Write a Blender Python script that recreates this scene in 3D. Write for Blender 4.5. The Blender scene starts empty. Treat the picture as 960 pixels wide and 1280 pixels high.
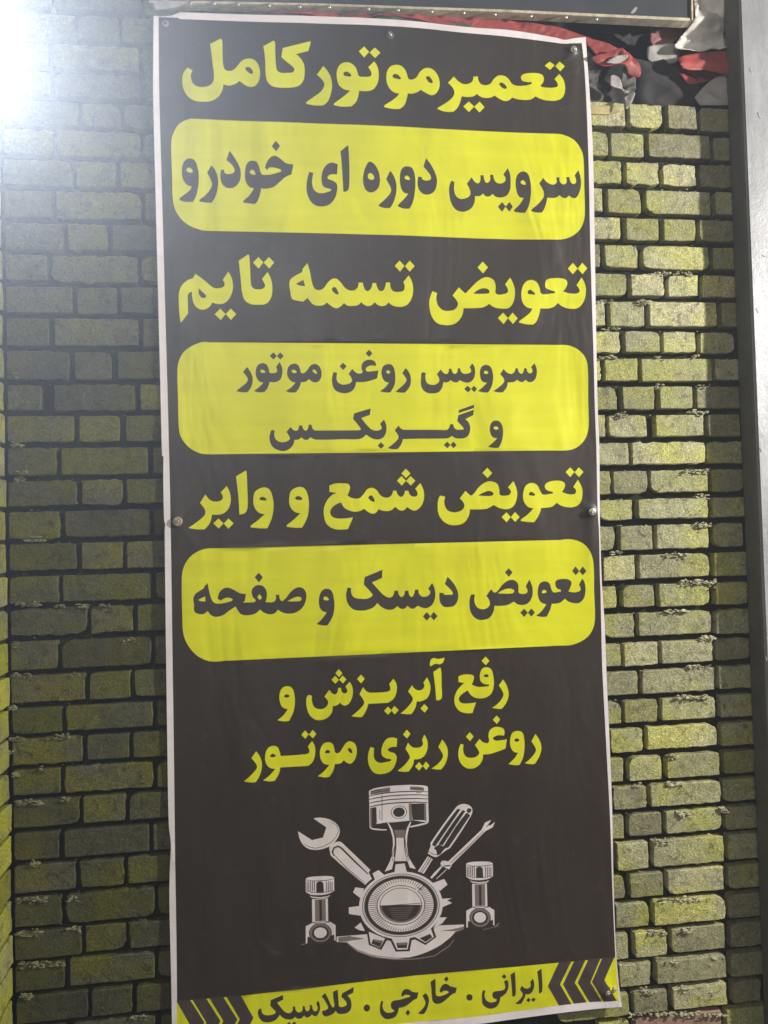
import bpy, bmesh, math, random
import numpy as np
from mathutils import Vector, Matrix, noise
from mathutils.geometry import delaunay_2d_cdt
random.seed(7)
SC = bpy.context.scene
COL = SC.collection

# ------------------------------------------------------------------ camera
F = 1000.0
CP = np.array([0.218140, -1.603128, 0.987156])
R = np.array([[0.990669, 0.023556, -0.134242],
              [-0.133502, -0.030601, -0.990576],
              [-0.027442, 0.999254, -0.027171]])
cam_d = bpy.data.cameras.new('camera')
cam = bpy.data.objects.new('camera', cam_d); COL.objects.link(cam)
cam_d.sensor_fit = 'HORIZONTAL'; cam_d.sensor_width = 36.0; cam_d.lens = 36.0 * F / 960.0
cam_d.clip_start = 0.02; cam_d.clip_end = 100
M4 = Matrix([[*R[0], CP[0]], [*R[1], CP[1]], [*R[2], CP[2]], [0, 0, 0, 1]])
cam.matrix_world = M4
SC.camera = cam

# ------------------------------------------------------------------ world, lamps, exposure
w = bpy.data.worlds.new('World'); SC.world = w; w.use_nodes = True
bg = w.node_tree.nodes['Background']
bg.inputs['Color'].default_value = (0.95, 0.93, 0.88, 1); bg.inputs['Strength'].default_value = 0.13

def lamp(name, loc, target, energy, size, color, kind='AREA', spread=180):
    l = bpy.data.lights.new(name, kind); l.energy = energy; l.color = color
    if kind == 'AREA':
        l.shape = 'DISK'; l.size = size; l.spread = math.radians(spread)
    else:
        l.shadow_soft_size = size
    o = bpy.data.objects.new(name, l); COL.objects.link(o); o.location = loc
    o.rotation_euler = (Vector(target) - Vector(loc)).to_track_quat('-Z', 'Y').to_euler()
    return o
# the shop's floodlight, high on the right
lamp('floodlight', (2.80, -1.16, 1.85), (0.7, 0, 0.8), 106, 0.09, (1.0, 0.97, 0.90))
# cool work lamp beyond the upper left of the view, turned towards the photographer: it lights the added haze into a glare veil
wl = lamp('work_lamp', (-0.245, -0.46, 1.66), (0.35, -1.9, 1.78), 200.0, 0.03, (0.78, 0.87, 1.0), kind='SPOT')
wl.data.spot_size = math.radians(150); wl.data.spot_blend = 0.8
# broad soft lamp, unseen, behind the camera
lamp('rear_lamp', (0.0, -2.9, 2.2), (0.6, 0, 1.0), 18, 0.5, (1.0, 0.95, 0.86))

SC.view_settings.view_transform = 'Standard'; SC.view_settings.look = 'None'
SC.view_settings.exposure = 0.0; SC.view_settings.gamma = 1.0

def unp(x, y, Y=0.0):
    """where the sight line through photo pixel (x, y) meets the vertical plane at depth Y"""
    d = R @ np.array([(x - 480) / F, -(y - 640) / F, -1.0])
    t = (Y - CP[1]) / d[1]
    return CP + t * d

# ------------------------------------------------------------------ materials
def srgb(r, g, b):
    f = lambda c: (c / 255 / 12.92) if c / 255 <= 0.04045 else ((c / 255 + 0.055) / 1.055) ** 2.4
    return (f(r), f(g), f(b), 1)

class NT:
    def __init__(s, name):
        s.m = bpy.data.materials.new(name); s.m.use_nodes = True
        s.t = s.m.node_tree; s.b = s.t.nodes['Principled BSDF']
    def n(s, kind, **kw):
        nd = s.t.nodes.new(kind)
        for k, v in kw.items():
            if k in nd.inputs: nd.inputs[k].default_value = v
            else: setattr(nd, k, v)
        return nd
    def l(s, a, b): s.t.links.new(a, b)
    def ramp(s, src, stops):
        r = s.n('ShaderNodeValToRGB')
        while len(r.color_ramp.elements) < len(stops): r.color_ramp.elements.new(0.5)
        for e, (p, c) in zip(r.color_ramp.elements, stops): e.position = p; e.color = c
        s.l(src, r.inputs['Fac']); return r.outputs['Color']
    def noise(s, scale, detail=4, rough=0.6, vec=None, dist=0):
        nd = s.n('ShaderNodeTexNoise', Scale=scale, Detail=detail, Roughness=rough, Distortion=dist)
        if vec is None:
            vec = s.coord()
        s.l(vec, nd.inputs['Vector']); return nd.outputs['Fac']
    def coord(s):
        g = s.n('ShaderNodeNewGeometry'); return g.outputs['Position']
    def mix(s, fac, a, b, mode='MIX'):
        nd = s.n('ShaderNodeMix', data_type='RGBA', blend_type=mode)
        for sock, v in ((nd.inputs[0], fac), (nd.inputs[6], a), (nd.inputs[7], b)):
            if hasattr(v, 'links') or hasattr(v, 'is_linked'): s.l(v, sock)
            else: sock.default_value = v
        return nd.outputs[2]
    def bump(s, hs, strength, dist):
        prev = None
        for h, st, di in zip(hs, strength, dist):
            b = s.n('ShaderNodeBump', Strength=st, Distance=di); s.l(h, b.inputs['Height'])
            if prev is not None: s.l(prev, b.inputs['Normal'])
            prev = b.outputs['Normal']
        s.l(prev, s.b.inputs['Normal'])

def mat_brick(name, dark=1.0, paint=0.55, pcol=(0.44, 0.43, 0.09)):
    m = NT(name); oi = m.n('ShaderNodeObjectInfo')
    a = m.noise(34, 6, 0.75, dist=0.6); b = m.noise(6.5, 3, 0.55); g = m.noise(330, 4, 0.75)
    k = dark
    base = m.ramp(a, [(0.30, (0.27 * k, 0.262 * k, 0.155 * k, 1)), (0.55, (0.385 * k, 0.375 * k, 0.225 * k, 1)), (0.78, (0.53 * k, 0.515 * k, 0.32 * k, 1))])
    # overspray of yellow paint on the bricks, in uneven patches
    yf = m.ramp(b, [(0.44, (0, 0, 0, 1)), (0.60, (paint, paint, paint, 1))])
    c = m.mix(yf, base, (pcol[0] * k, pcol[1] * k, pcol[2] * k, 1))
    rv = m.ramp(oi.outputs['Random'], [(0.0, (0.62, 0.60, 0.60, 1)), (0.5, (0.93, 0.94, 0.90, 1)), (1.0, (1.26, 1.22, 1.2, 1))])
    c = m.mix(1.0, c, rv, 'MULTIPLY')
    sp = m.ramp(g, [(0.30, (0.55, 0.55, 0.53, 1)), (0.50, (0.95, 0.95, 0.95, 1)), (0.66, (1.8, 1.75, 1.6, 1))])
    c = m.mix(1.0, c, sp, 'MULTIPLY')
    d = m.noise(55, 5, 0.7, dist=0.8)
    df = m.ramp(d, [(0.54, (0, 0, 0, 1)), (0.66, (0.75, 0.75, 0.75, 1))])
    c = m.mix(df, c, (0.10 * k, 0.085 * k, 0.055 * k, 1))
    m.l(c, m.b.inputs['Base Color'])
    m.b.inputs['Roughness'].default_value = 0.62
    m.b.inputs['Specular IOR Level'].default_value = 0.35
    m.bump([g, a, d], [0.9, 0.7, 0.7], [0.0016, 0.005, 0.003])
    return m.m

def mat_plain(name, col, rough=0.6, metal=0.0, nscale=40, var=0.25, bscale=200, bst=0.2, bd=0.0006, spec=0.5):
    m = NT(name); a = m.noise(nscale, 5, 0.6)
    lo = tuple(c * (1 - var) for c in col[:3]) + (1,); hi = tuple(min(1, c * (1 + var)) for c in col[:3]) + (1,)
    m.l(m.ramp(a, [(0.3, lo), (0.7, hi)]), m.b.inputs['Base Color'])
    m.b.inputs['Roughness'].default_value = rough; m.b.inputs['Metallic'].default_value = metal
    m.b.inputs['Specular IOR Level'].default_value = spec
    m.bump([m.noise(bscale, 4, 0.6)], [bst], [bd])
    return m.m

def mat_vinyl(name, col, var=0.05):
    """printed banner vinyl: flat ink, faint print banding, soft sheen, small creases"""
    m = NT(name); p = m.coord()
    a = m.noise(3.5, 4, 0.6)
    mp = m.n('ShaderNodeMapping'); m.l(p, mp.inputs['Vector']); mp.inputs['Scale'].default_value = (4, 4, 40)
    s = m.noise(1.0, 3, 0.5, vec=mp.outputs['Vector'])
    lo = tuple(c * (1 - var) for c in col[:3]) + (1,); hi = tuple(min(1, c * (1 + var)) for c in col[:3]) + (1,)
    c = m.ramp(a, [(0.3, lo), (0.7, hi)])
    c = m.mix(1.0, c, m.ramp(s, [(0.3, (0.95, 0.95, 0.94, 1)), (0.7, (1.04, 1.04, 1.05, 1))]), 'MULTIPLY')
    # dust rubbed into the sheet
    d = m.noise(30, 6, 0.75, dist=1.2)
    c = m.mix(m.ramp(d, [(0.58, (0, 0, 0, 1)), (0.80, (0.10, 0.10, 0.10, 1))]), c, (0.42, 0.40, 0.38, 1))
    m.l(c, m.b.inputs['Base Color'])
    rr = m.n('ShaderNodeMapRange'); m.l(m.noise(9, 4, 0.6), rr.inputs['Value'])
    rr.inputs['To Min'].default_value = 0.36; rr.inputs['To Max'].default_value = 0.56
    m.l(rr.outputs['Result'], m.b.inputs['Roughness'])
    m.b.inputs['Specular IOR Level'].default_value = 0.45
    mp2 = m.n('ShaderNodeMapping'); m.l(p, mp2.inputs['Vector']); mp2.inputs['Scale'].default_value = (1.0, 1, 0.35); mp2.inputs['Rotation'].default_value = (0, 0.5, 0)
    m.bump([m.noise(7, 3, 0.5, vec=mp2.outputs['Vector'], dist=0.6), m.noise(900, 2, 0.5)], [0.5, 0.12], [0.018, 0.0003])
    return m.m

def mat_post():
    m = NT('post_paint'); p = m.coord()
    mp = m.n('ShaderNodeMapping'); m.l(p, mp.inputs['Vector']); mp.inputs['Scale'].default_value = (60, 60, 5)
    s = m.noise(1.0, 5, 0.7, vec=mp.outputs['Vector']); a = m.noise(9, 5, 0.7); f = m.noise(70, 5, 0.8, dist=1.5)
    c = m.ramp(a, [(0.3, (0.27, 0.27, 0.285, 1)), (0.7, (0.36, 0.36, 0.375, 1))])
    c = m.mix(1.0, c, m.ramp(s, [(0.35, (0.86, 0.86, 0.86, 1)), (0.65, (1.1, 1.1, 1.1, 1))]), 'MULTIPLY')
    c = m.mix(m.ramp(f, [(0.62, (0, 0, 0, 1)), (0.70, (0.6, 0.6, 0.6, 1))]), c, (0.11, 0.10, 0.10, 1))
    m.l(c, m.b.inputs['Base Color']); m.b.inputs['Roughness'].default_value = 0.45; m.b.inputs['Metallic'].default_value = 0.2
    m.bump([a, f], [0.4, 0.3], [0.006, 0.0008])
    return m.m

M = dict(
    brick=mat_brick('brick_olive', 0.98, 0.55, (0.46, 0.46, 0.06)),
    brick_dim=mat_brick('brick_olive_dim', 0.235, 0.85, (0.50, 0.50, 0.03)),  # left-hand bricks: own dark tone plus light falloff put into the colour
    brick_painted=mat_brick('brick_yellow_paint', 0.62, 0.97, (0.55, 0.55, 0.04)),
    brick_red=mat_plain('brick_red', (0.33, 0.20, 0.15), 0.85, nscale=60, var=0.4, bscale=300, bst=0.5, bd=0.001),
    mortar=mat_plain('mortar_dark', (0.024, 0.024, 0.017), 0.95, nscale=30, var=0.5, bscale=120, bst=0.8, bd=0.003, spec=0.1),
    crumb=mat_plain('mortar_crumb', (0.40, 0.38, 0.25), 0.9, nscale=90, var=0.4, bscale=250, bst=0.7, bd=0.0015, spec=0.2),
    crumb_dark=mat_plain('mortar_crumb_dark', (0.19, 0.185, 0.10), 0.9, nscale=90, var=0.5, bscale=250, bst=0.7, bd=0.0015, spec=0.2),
    W=mat_vinyl('vinyl_white', srgb(238, 229, 230)),
    K=mat_vinyl('vinyl_black', (0.037, 0.027, 0.021), 0.14),
    V=mat_vinyl('vinyl_brown', (0.068, 0.050, 0.049), 0.08),
    Y=mat_vinyl('vinyl_yellow', (0.74, 0.735, 0.010), 0.06),
    T=mat_vinyl('ink_on_yellow', (0.050, 0.041, 0.038), 0.05),
    E=mat_vinyl('print_pale', srgb(232, 220, 218)),
    G=mat_vinyl('print_grey', srgb(128, 116, 112)),
    D=mat_vinyl('print_dark', (0.040, 0.034, 0.030)),
    metal=mat_plain('screw_metal', (0.55, 0.53, 0.50), 0.42, 1.0, nscale=400, var=0.3, bscale=600, bst=0.3, bd=0.0005),
    tan=mat_plain('washer_tan', (0.42, 0.34, 0.25), 0.6, 0.3, nscale=500, var=0.3),
    sign=mat_plain('sign_face', (0.050, 0.054, 0.062), 0.5, nscale=6, var=0.25, bscale=60, bst=0.15, bd=0.002),
    rim=mat_plain('sign_rim', (0.50, 0.44, 0.33), 0.6, nscale=45, var=0.35, bscale=150, bst=0.4, bd=0.001),
    post=mat_post(),
    post_side_shade=mat_plain('post_side_shade', (0.10, 0.10, 0.10), 0.7, nscale=10, var=0.3),
    red=mat_plain('cloth_red', (0.34, 0.055, 0.050), 0.55, nscale=20, var=0.35, bscale=500, bst=0.2),
    white=mat_plain('cloth_white', (0.36, 0.335, 0.32), 0.6, nscale=14, var=0.3, bscale=500, bst=0.2),
    grey=mat_plain('cloth_grey', (0.10, 0.085, 0.08), 0.75, nscale=18, var=0.35, bscale=500, bst=0.2),
    dark=mat_plain('recess_dark', (0.022, 0.020, 0.021), 0.9, nscale=12, var=0.4),
    pink=mat_plain('cloth_wine', (0.30, 0.12, 0.12), 0.6, nscale=18, var=0.35, bscale=500, bst=0.2),
    tarp=mat_plain('tarp_white', (0.70, 0.66, 0.62), 0.55, nscale=14, var=0.25, bscale=500, bst=0.2),
    concrete=mat_plain('concrete_grey', (0.10, 0.092, 0.085), 0.9, nscale=60, var=0.4, bscale=250, bst=0.7, bd=0.002),
    ochre=mat_plain('wood_ochre', (0.42, 0.36, 0.18), 0.8, nscale=40, var=0.35),
)

# ------------------------------------------------------------------ object helpers
def tag(o, label=None, cat=None, group=None, kind=None):
    if label: o['label'] = label
    if cat: o['category'] = cat
    if group: o['group'] = group
    if kind: o['kind'] = kind
    return o
def empty(name, loc, **kw):
    o = bpy.data.objects.new(name, None); COL.objects.link(o); o.location = loc; o.empty_display_size = 0.05
    return tag(o, **kw)
def mesh_obj(name, verts, faces, mats, parent=None, idx=None, smooth=True):
    me = bpy.data.meshes.new(name)
    if parent is not None:
        p = parent; off = Vector((0, 0, 0))
        while p is not None: off += p.location; p = p.parent
        verts = [(v[0] - off.x, v[1] - off.y, v[2] - off.z) for v in verts]
    me.from_pydata([tuple(v) for v in verts], [], [tuple(f) for f in faces])
    for m in (mats if isinstance(mats, list) else [mats]): me.materials.append(m)
    if idx is not None: me.polygons.foreach_set('material_index', idx)
    me.polygons.foreach_set('use_smooth', [smooth] * len(me.polygons))
    me.update()
    o = bpy.data.objects.new(name, me); COL.objects.link(o)
    if parent is not None: o.parent = parent
    return o
def box(name, lo, hi, mat, parent=None, bev=0.0, smooth=False):
    bm = bmesh.new(); bmesh.ops.create_cube(bm, size=1)
    for v in bm.verts:
        v.co = Vector([(lo[i] + hi[i]) / 2 + v.co[i] * (hi[i] - lo[i]) for i in range(3)])
    if bev: bmesh.ops.bevel(bm, geom=bm.edges[:], offset=bev, segments=2, affect='EDGES')
    vs = [v.co.copy() for v in bm.verts]; bm.verts.index_update(); fs = [[v.index for v in f.verts] for f in bm.faces]; bm.free()
    return mesh_obj(name, vs, fs, mat, parent, smooth=smooth)

# ------------------------------------------------------------------ brickwork
def brick_mesh(w, h, d, seed, rough=1.0):
    """one brick lying from x 0..w, z 0..h, front near y=0, back at y=d: rounded arrises, knocked corners, uneven face"""
    rnd = random.Random(seed)
    nx = max(7, int(w / 0.008)); nz = 8
    so = Vector((seed * 1.37 % 50, seed * 2.11 % 50, 0))
    corner = [rnd.random() for _ in range(4)]
    chip = [(0.002 + 0.006 * rnd.random() ** 2 if c < .88 else 0.010 + .010 * rnd.random()) * rough for c in corner]
    rough = rnd.choice([0.8, 1.0, 1.2, 1.6, 2.3])
    tilt = rnd.uniform(-0.004, 0.004)
    V = []; Fc = []
    def pos(i, j):
        u = i / nx; v = j / nz
        # pull the outer ring in near corners so that they are rounded
        u = 0.5 - 0.5 * math.cos(math.pi * u) if False else u
        x = u * w; z = v * h
        if i == 1: x = 0.0016
        if i == nx - 1: x = w - 0.0016
        if j == 1: z = 0.0016
        if j == nz - 1: z = h - 0.0016
        for ci, (cx, cz) in enumerate(((0, 0), (w, 0), (0, h), (w, h))):
            dx = abs(x - cx); dz = abs(z - cz); c = chip[ci]
            if dx < c and dz < c:
                q = math.hypot(c - dx, c - dz)
                if q > c:
                    nx_ = c - (c - dx) * c / q; nz_ = c - (c - dz) * c / q
                    x += math.copysign(nx_ - dx, w / 2 - cx); z += math.copysign(nz_ - dz, h / 2 - cz)
        n1 = noise.noise(Vector((x * 60, z * 60, 0)) + so); n2 = noise.noise(Vector((x * 60, z * 60, 9)) + so)
        edge = 1.0 if i in (0, nx) or j in (0, nz) else 0.35
        n3 = noise.noise(Vector((x * 190, z * 190, 4)) + so)
        x += (n1 * 0.0013 + n3 * 0.0011) * edge * rough; z += (n2 * 0.0013 + n3 * 0.0011) * edge * rough
        z += tilt * (x - w / 2)
        y = noise.noise(Vector((x * 28, 5, z * 28)) + so) * 0.0016 + noise.noise(Vector((x * 110, 7, z * 110)) + so) * 0.0007
        if i in (0, nx) or j in (0, nz): y += 0.0013
        return (x, y, z)
    for j in range(nz + 1):
        for i in range(nx + 1): V.append(pos(i, j))
    id_ = lambda i, j: j * (nx + 1) + i
    for j in range(nz):
        for i in range(nx): Fc.append((id_(i, j), id_(i + 1, j), id_(i + 1, j + 1), id_(i, j + 1)))
    ring = [id_(i, 0) for i in range(nx + 1)] + [id_(nx, j) for j in range(1, nz + 1)] + [id_(i, nz) for i in range(nx - 1, -1, -1)] + [id_(0, j) for j in range(nz - 1, 0, -1)]
    b0 = len(V)
    for r in ring: V.append((V[r][0], d, V[r][2]))
    n = len(ring)
    for k in range(n): Fc.append((ring[(k + 1) % n], ring[k], b0 + k, b0 + (k + 1) % n))
    return V, Fc

JT = 0.0105   # mortar joint
SEED = [0]
def add_brick(wall, x0, x1, z0, z1, mat, turn=None, lab=None, y0=0.0):
    SEED[0] += 1; rnd = random.Random(SEED[0] * 13)
    w = x1 - x0; h = z1 - z0
    if w < 0.012 or h < 0.012: return
    V, Fc = brick_mesh(w, h, 0.045, SEED[0])
    o = mesh_obj('brick', V, Fc, mat, None)
    o.data.set_sharp_from_angle(angle=math.radians(24))
    o.parent = wall; py = y0 + rnd.uniform(-0.0028, 0.0028)
    L = wall.location
    if turn is None: o.location = (x0 - L.x, py - L.y, z0 - L.z)
    else:
        # return wall: brick runs towards the viewer, its face looks right
        o.rotation_euler = (0, 0, math.radians(90)); o.location = (turn + rnd.uniform(-0.002, 0.002) - L.x, x0 - L.y, z0 - L.z)
    if lab: o['label'] = lab
    return o

wall = empty('brick_wall', (0.45, 0.0, -0.2), label='dark olive brick wall splashed with yellow paint behind the hanging banner', cat='wall')
rwall = empty('brick_wall', (-0.29, -0.3, -0.2), label='return brick wall at the far left edge, brightest where yellow paint covers it', cat='wall')
ZR = lambda y: unp(808, y)[2]
ZL = lambda y: unp(150, y)[2]
right_m = [127, 163.7, 200, 234, 270, 304, 339.5, 374, 411, 445, 480, 515.5, 550, 585, 620.6, 653.5, 690.6, 728, 763, 800, 835, 871.6, 907, 943, 979, 1014, 1049, 1088.6, 1125, 1162, 1200, 1236, 1271, 1307, 1343]
right_j = [[785, 830.5, 874], [762, 807, 890], [780, 826, 873.5], [756.5, 804, 892], [779, 826.7, 872], [753, 800, 889], [786, 832, 876.6, 926],
           [760, 808, 899], [778.5, 827, 873, 921.6], [753.6, 800, 892], [774, 821, 868.5, 933], [759, 811, 882, 927.5], [788, 883], [764.5, 811.6, 887.4, 933],
           [793.4, 889], [771, 819, 889, 934], [796.7, 889.6], [774.5, 821.3, 891, 938], [797, 891.5], [777.7, 823.8, 894, 941], [800, 895.6],
           [778.5, 824.6, 898.5, 945], [807, 900], [782.6, 830.8, 903, 948.6], [810.5, 903], [783, 830.5, 905, 952], [814, 907.7], [784.5, 832, 908.6, 954.6],
           [814.3, 909], [789.4, 837.3, 910, 960], [817, 911], [789.4, 836.8, 912.6, 955], [792, 905], [790, 838, 912]]
xr = lambda px, y: unp(px, y)[0]
for r in range(len(right_m) - 1):
    zt, zb = ZR(right_m[r]), ZR(right_m[r + 1]); ym = (right_m[r] + right_m[r + 1]) / 2
    xs = [xr(p, ym) for p in right_j[r]]
    first = 0.165 if (xs[1] - xs[0]) < 0.1 else 0.082
    xs = [xs[0] - first] + xs
    if xs[-1] < 1.215: xs.append(1.268)
    for k in range(len(xs) - 1):
        jr = random.Random(r * 31 + k); ja = JT * jr.uniform(0.35, 0.72)
        wide = 0.012 if (r == 11 and k == 2) else 0
        hj = jr.uniform(0.50, 0.80) * JT
        mt = M['brick_red'] if (r == 32 and k == 1) else M['brick']
        add_brick(wall, xs[k] + ja + wide, xs[k + 1] - ja, zb + hj, zt - JT * 0.55, mt, lab='pinkish red brick with a rough crumbling top' if mt is M['brick_red'] else None)
left_m = [-54, -17, 19, 55, 91, 126.7, 163, 200, 238, 278, 317, 356, 395, 436, 477.5, 516, 556, 596, 634, 674, 714, 754, 794, 836, 876, 914, 952, 990, 1030, 1070, 1110, 1151.5, 1191, 1231, 1271, 1311, 1350]
left_j = [[100, 152], [65, 178], [96, 150], [62, 176], [65, 177], [100, 152], [68, 178], [93, 147], [66.7, 180], [80.7, 137], [62.5, 174.5], [93, 149], [64.5, 176], [89, 143], [54, 172.5], [95, 153], [74, 187.5],
          [99, 155.5], [77.5, 191], [99, 155.5], [76, 191], [111, 168], [76, 191], [109, 165.5], [80, 194], [106, 164], [78, 194], [101, 159], [77.5, 189], [97.5, 157],
          [81, 196], [104, 160], [84, 196], [112, 167.5], [85, 197], [112, 168]]
XC = -0.287
for r in range(len(left_m) - 1):
    zt, zb = ZL(left_m[r]), ZL(left_m[r + 1]); ym = (left_m[r] + left_m[r + 1]) / 2
    xs = [XC] + [xr(p, ym) for p in left_j[r]]
    last = 0.165 if (xs[-1] - xs[-2]) < 0.1 else 0.085
    xs.append(xs[-1] + last)
    for k in range(len(xs) - 1):
        jr = random.Random(r * 57 + k + 900); ja = JT * jr.uniform(0.25, 0.6)
        wide = 0.014 if (r == 14 and k == 1) else 0
        add_brick(wall, xs[k] + (ja if k else 0.002) + wide, xs[k + 1] - ja, zb + JT * jr.uniform(0.40, 0.65), zt - JT * 0.5, M['brick_dim'])
    # return wall, one brick and a half deep
    cut = -0.085 if r % 2 else -0.165
    for a, b in ((cut, -0.004), (cut - 0.17, cut)):
        add_brick(rwall, a + 0.003, b - 0.003, zb + 0.004, zt - 0.004, M['brick_painted'], turn=XC)
zb_, zt_ = unp(500, 1345)[2], ZR(131)
def bumpy_sheet(name, x0, x1, z0, z1, y, parent, mat, step=0.012, amp=0.003, axis='y', flip=False):
    nx = max(1, int((x1 - x0) / step)); nz = max(1, int((z1 - z0) / step)); V = []; Fc = []
    for j in range(nz + 1):
        for i in range(nx + 1):
            a = x0 + (x1 - x0) * i / nx; z = z0 + (z1 - z0) * j / nz
            d = noise.noise(Vector((a * 40, z * 40, 3))) * amp + noise.noise(Vector((a * 110, z * 110, 8))) * amp * 0.5
            V.append((a, y + d, z) if axis == 'y' else (y + d, a, z))
    for j in range(nz):
        for i in range(nx):
            q = j * (nx + 1) + i; f = (q, q + 1, q + nx + 2, q + nx + 1); Fc.append(f if not flip else f[::-1])
    return mesh_obj(name, V, Fc, mat, parent)
bumpy_sheet('mortar', XC - 0.02, 0.10, zb_, ZL(-54), 0.019, wall, M['mortar'])
bumpy_sheet('mortar', 0.10, 1.30, zb_, zt_, 0.019, wall, M['mortar'])
bumpy_sheet('mortar', -0.35, 0.012, zb_, ZL(-54), XC - 0.010, rwall, M['mortar'], axis='x', step=0.02, flip=True)
# the solid wall behind the face
box('wall_core', (-0.40, 0.028, zb_), (0.10, 0.22, ZL(-54)), M['mortar'], wall)
box('wall_core', (0.10, 0.028, zb_), (1.34, 0.22, zt_ - 0.004), M['mortar'], wall)
box('wall_core', (XC - 0.20, -0.36, zb_), (XC - 0.018, 0.027, ZL(-54)), M['mortar'], rwall)

# mortar squeezed out over the brick tops
def lump(bm, c, r, rnd):
    res = bmesh.ops.create_icosphere(bm, subdivisions=1, radius=r)
    so = Vector((rnd.random() * 40, rnd.random() * 40, rnd.random() * 40))
    sx, sz = rnd.uniform(0.8, 2.3), rnd.uniform(0.45, 0.9)
    for v in res['verts']:
        k = 1 + 0.8 * noise.noise(v.co.normalized() * 1.7 + so)
        v.co = Vector((v.co.x * k * sx, v.co.y * k, v.co.z * k * sz)) + Vector(c)
bm = bmesh.new(); rnd = random.Random(5)
def cluster(x0, x1, y, n, rad=0.0028, drop=1.6):
    for k in range(int(n * 1.6)):
        px = rnd.uniform(x0, x1); p = unp(px, y + rnd.gauss(0, drop), -0.001)
        lump(bm, (p[0], rnd.uniform(-0.005, 0.003), p[2]), rad * rnd.uniform(0.45, 1.25), rnd)
for x0, x1, y, n in [(812, 865, 343, 26), (795, 812, 378, 26), (745, 765, 377, 12), (752, 775, 411, 12), (748, 770, 447, 12), (818, 830, 448, 6), (866, 874, 446, 6),
        (820, 830, 484, 8), (860, 885, 516, 26), (770, 783, 519, 12), (865, 890, 482, 5), (850, 888, 589, 20), (868, 887, 621, 12), (868, 890, 657, 26), (763, 775, 692, 10), (830, 860, 694, 14),
        (850, 895, 728, 46), (830, 858, 764, 24), (875, 895, 798, 26), (860, 888, 834, 20), (845, 885, 872, 30), (838, 848, 946, 12), (832, 853, 981, 26), (900, 913, 1012, 36),
        (845, 865, 1017, 14), (818, 840, 1052, 22), (828, 876, 1125, 46), (810, 832, 1166, 28), (853, 867, 1162, 12), (832, 845, 1202, 10), (890, 905, 1197, 8), (808, 820, 1240, 14), (848, 862, 1236, 14),
        (785, 905, 1268, 60), (880, 893, 1240, 6), (800, 815, 1240, 6), (790, 800, 981, 8),
        (17, 22, 470, 8), (15, 30, 557, 14), (22, 34, 590, 22), (20, 30, 600, 14), (32, 55, 675, 26), (18, 50, 755, 34), (70, 80, 757, 8), (95, 110, 759, 10), (125, 138, 757, 6), (150, 170, 800, 10), (16, 22, 805, 18),
        (14, 24, 845, 26), (28, 37, 846, 8), (88, 100, 845, 6), (10, 20, 885, 26), (12, 30, 925, 34), (68, 88, 921, 22), (4, 18, 940, 18), (16, 24, 968, 20), (20, 52, 1003, 40), (76, 88, 1000, 10), (38, 48, 1080, 16),
        (22, 58, 1125, 46), (85, 100, 1122, 8), (22, 56, 1167, 30), (85, 100, 1160, 10), (26, 80, 1205, 50), (25, 40, 1245, 26), (165, 182, 1272, 14), (50, 62, 960, 4)]:
    cluster(x0, x1, y, n)
for k in range(420):    # sparse grains over both sides
    y = rnd.choice(right_m[1:-2]) + 3.5 if k % 3 else rnd.choice(left_m[5:-2]) + 3.5
    x = rnd.uniform(740, 915) if k % 3 else rnd.uniform(25, 212)
    p = unp(x, y, 0); dz = 0.0
    lump(bm, (p[0], rnd.uniform(-0.003, 0.006), p[2]), rnd.uniform(0.0006, 0.0015), rnd)
bm.verts.index_update(); bm.faces.ensure_lookup_table()
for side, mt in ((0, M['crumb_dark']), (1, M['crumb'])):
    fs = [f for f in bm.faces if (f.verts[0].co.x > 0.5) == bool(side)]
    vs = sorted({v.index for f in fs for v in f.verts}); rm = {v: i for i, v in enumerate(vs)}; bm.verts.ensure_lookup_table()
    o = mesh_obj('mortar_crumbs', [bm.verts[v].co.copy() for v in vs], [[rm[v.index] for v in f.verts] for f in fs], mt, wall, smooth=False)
    o['kind'] = 'stuff'
bm.free()

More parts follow.
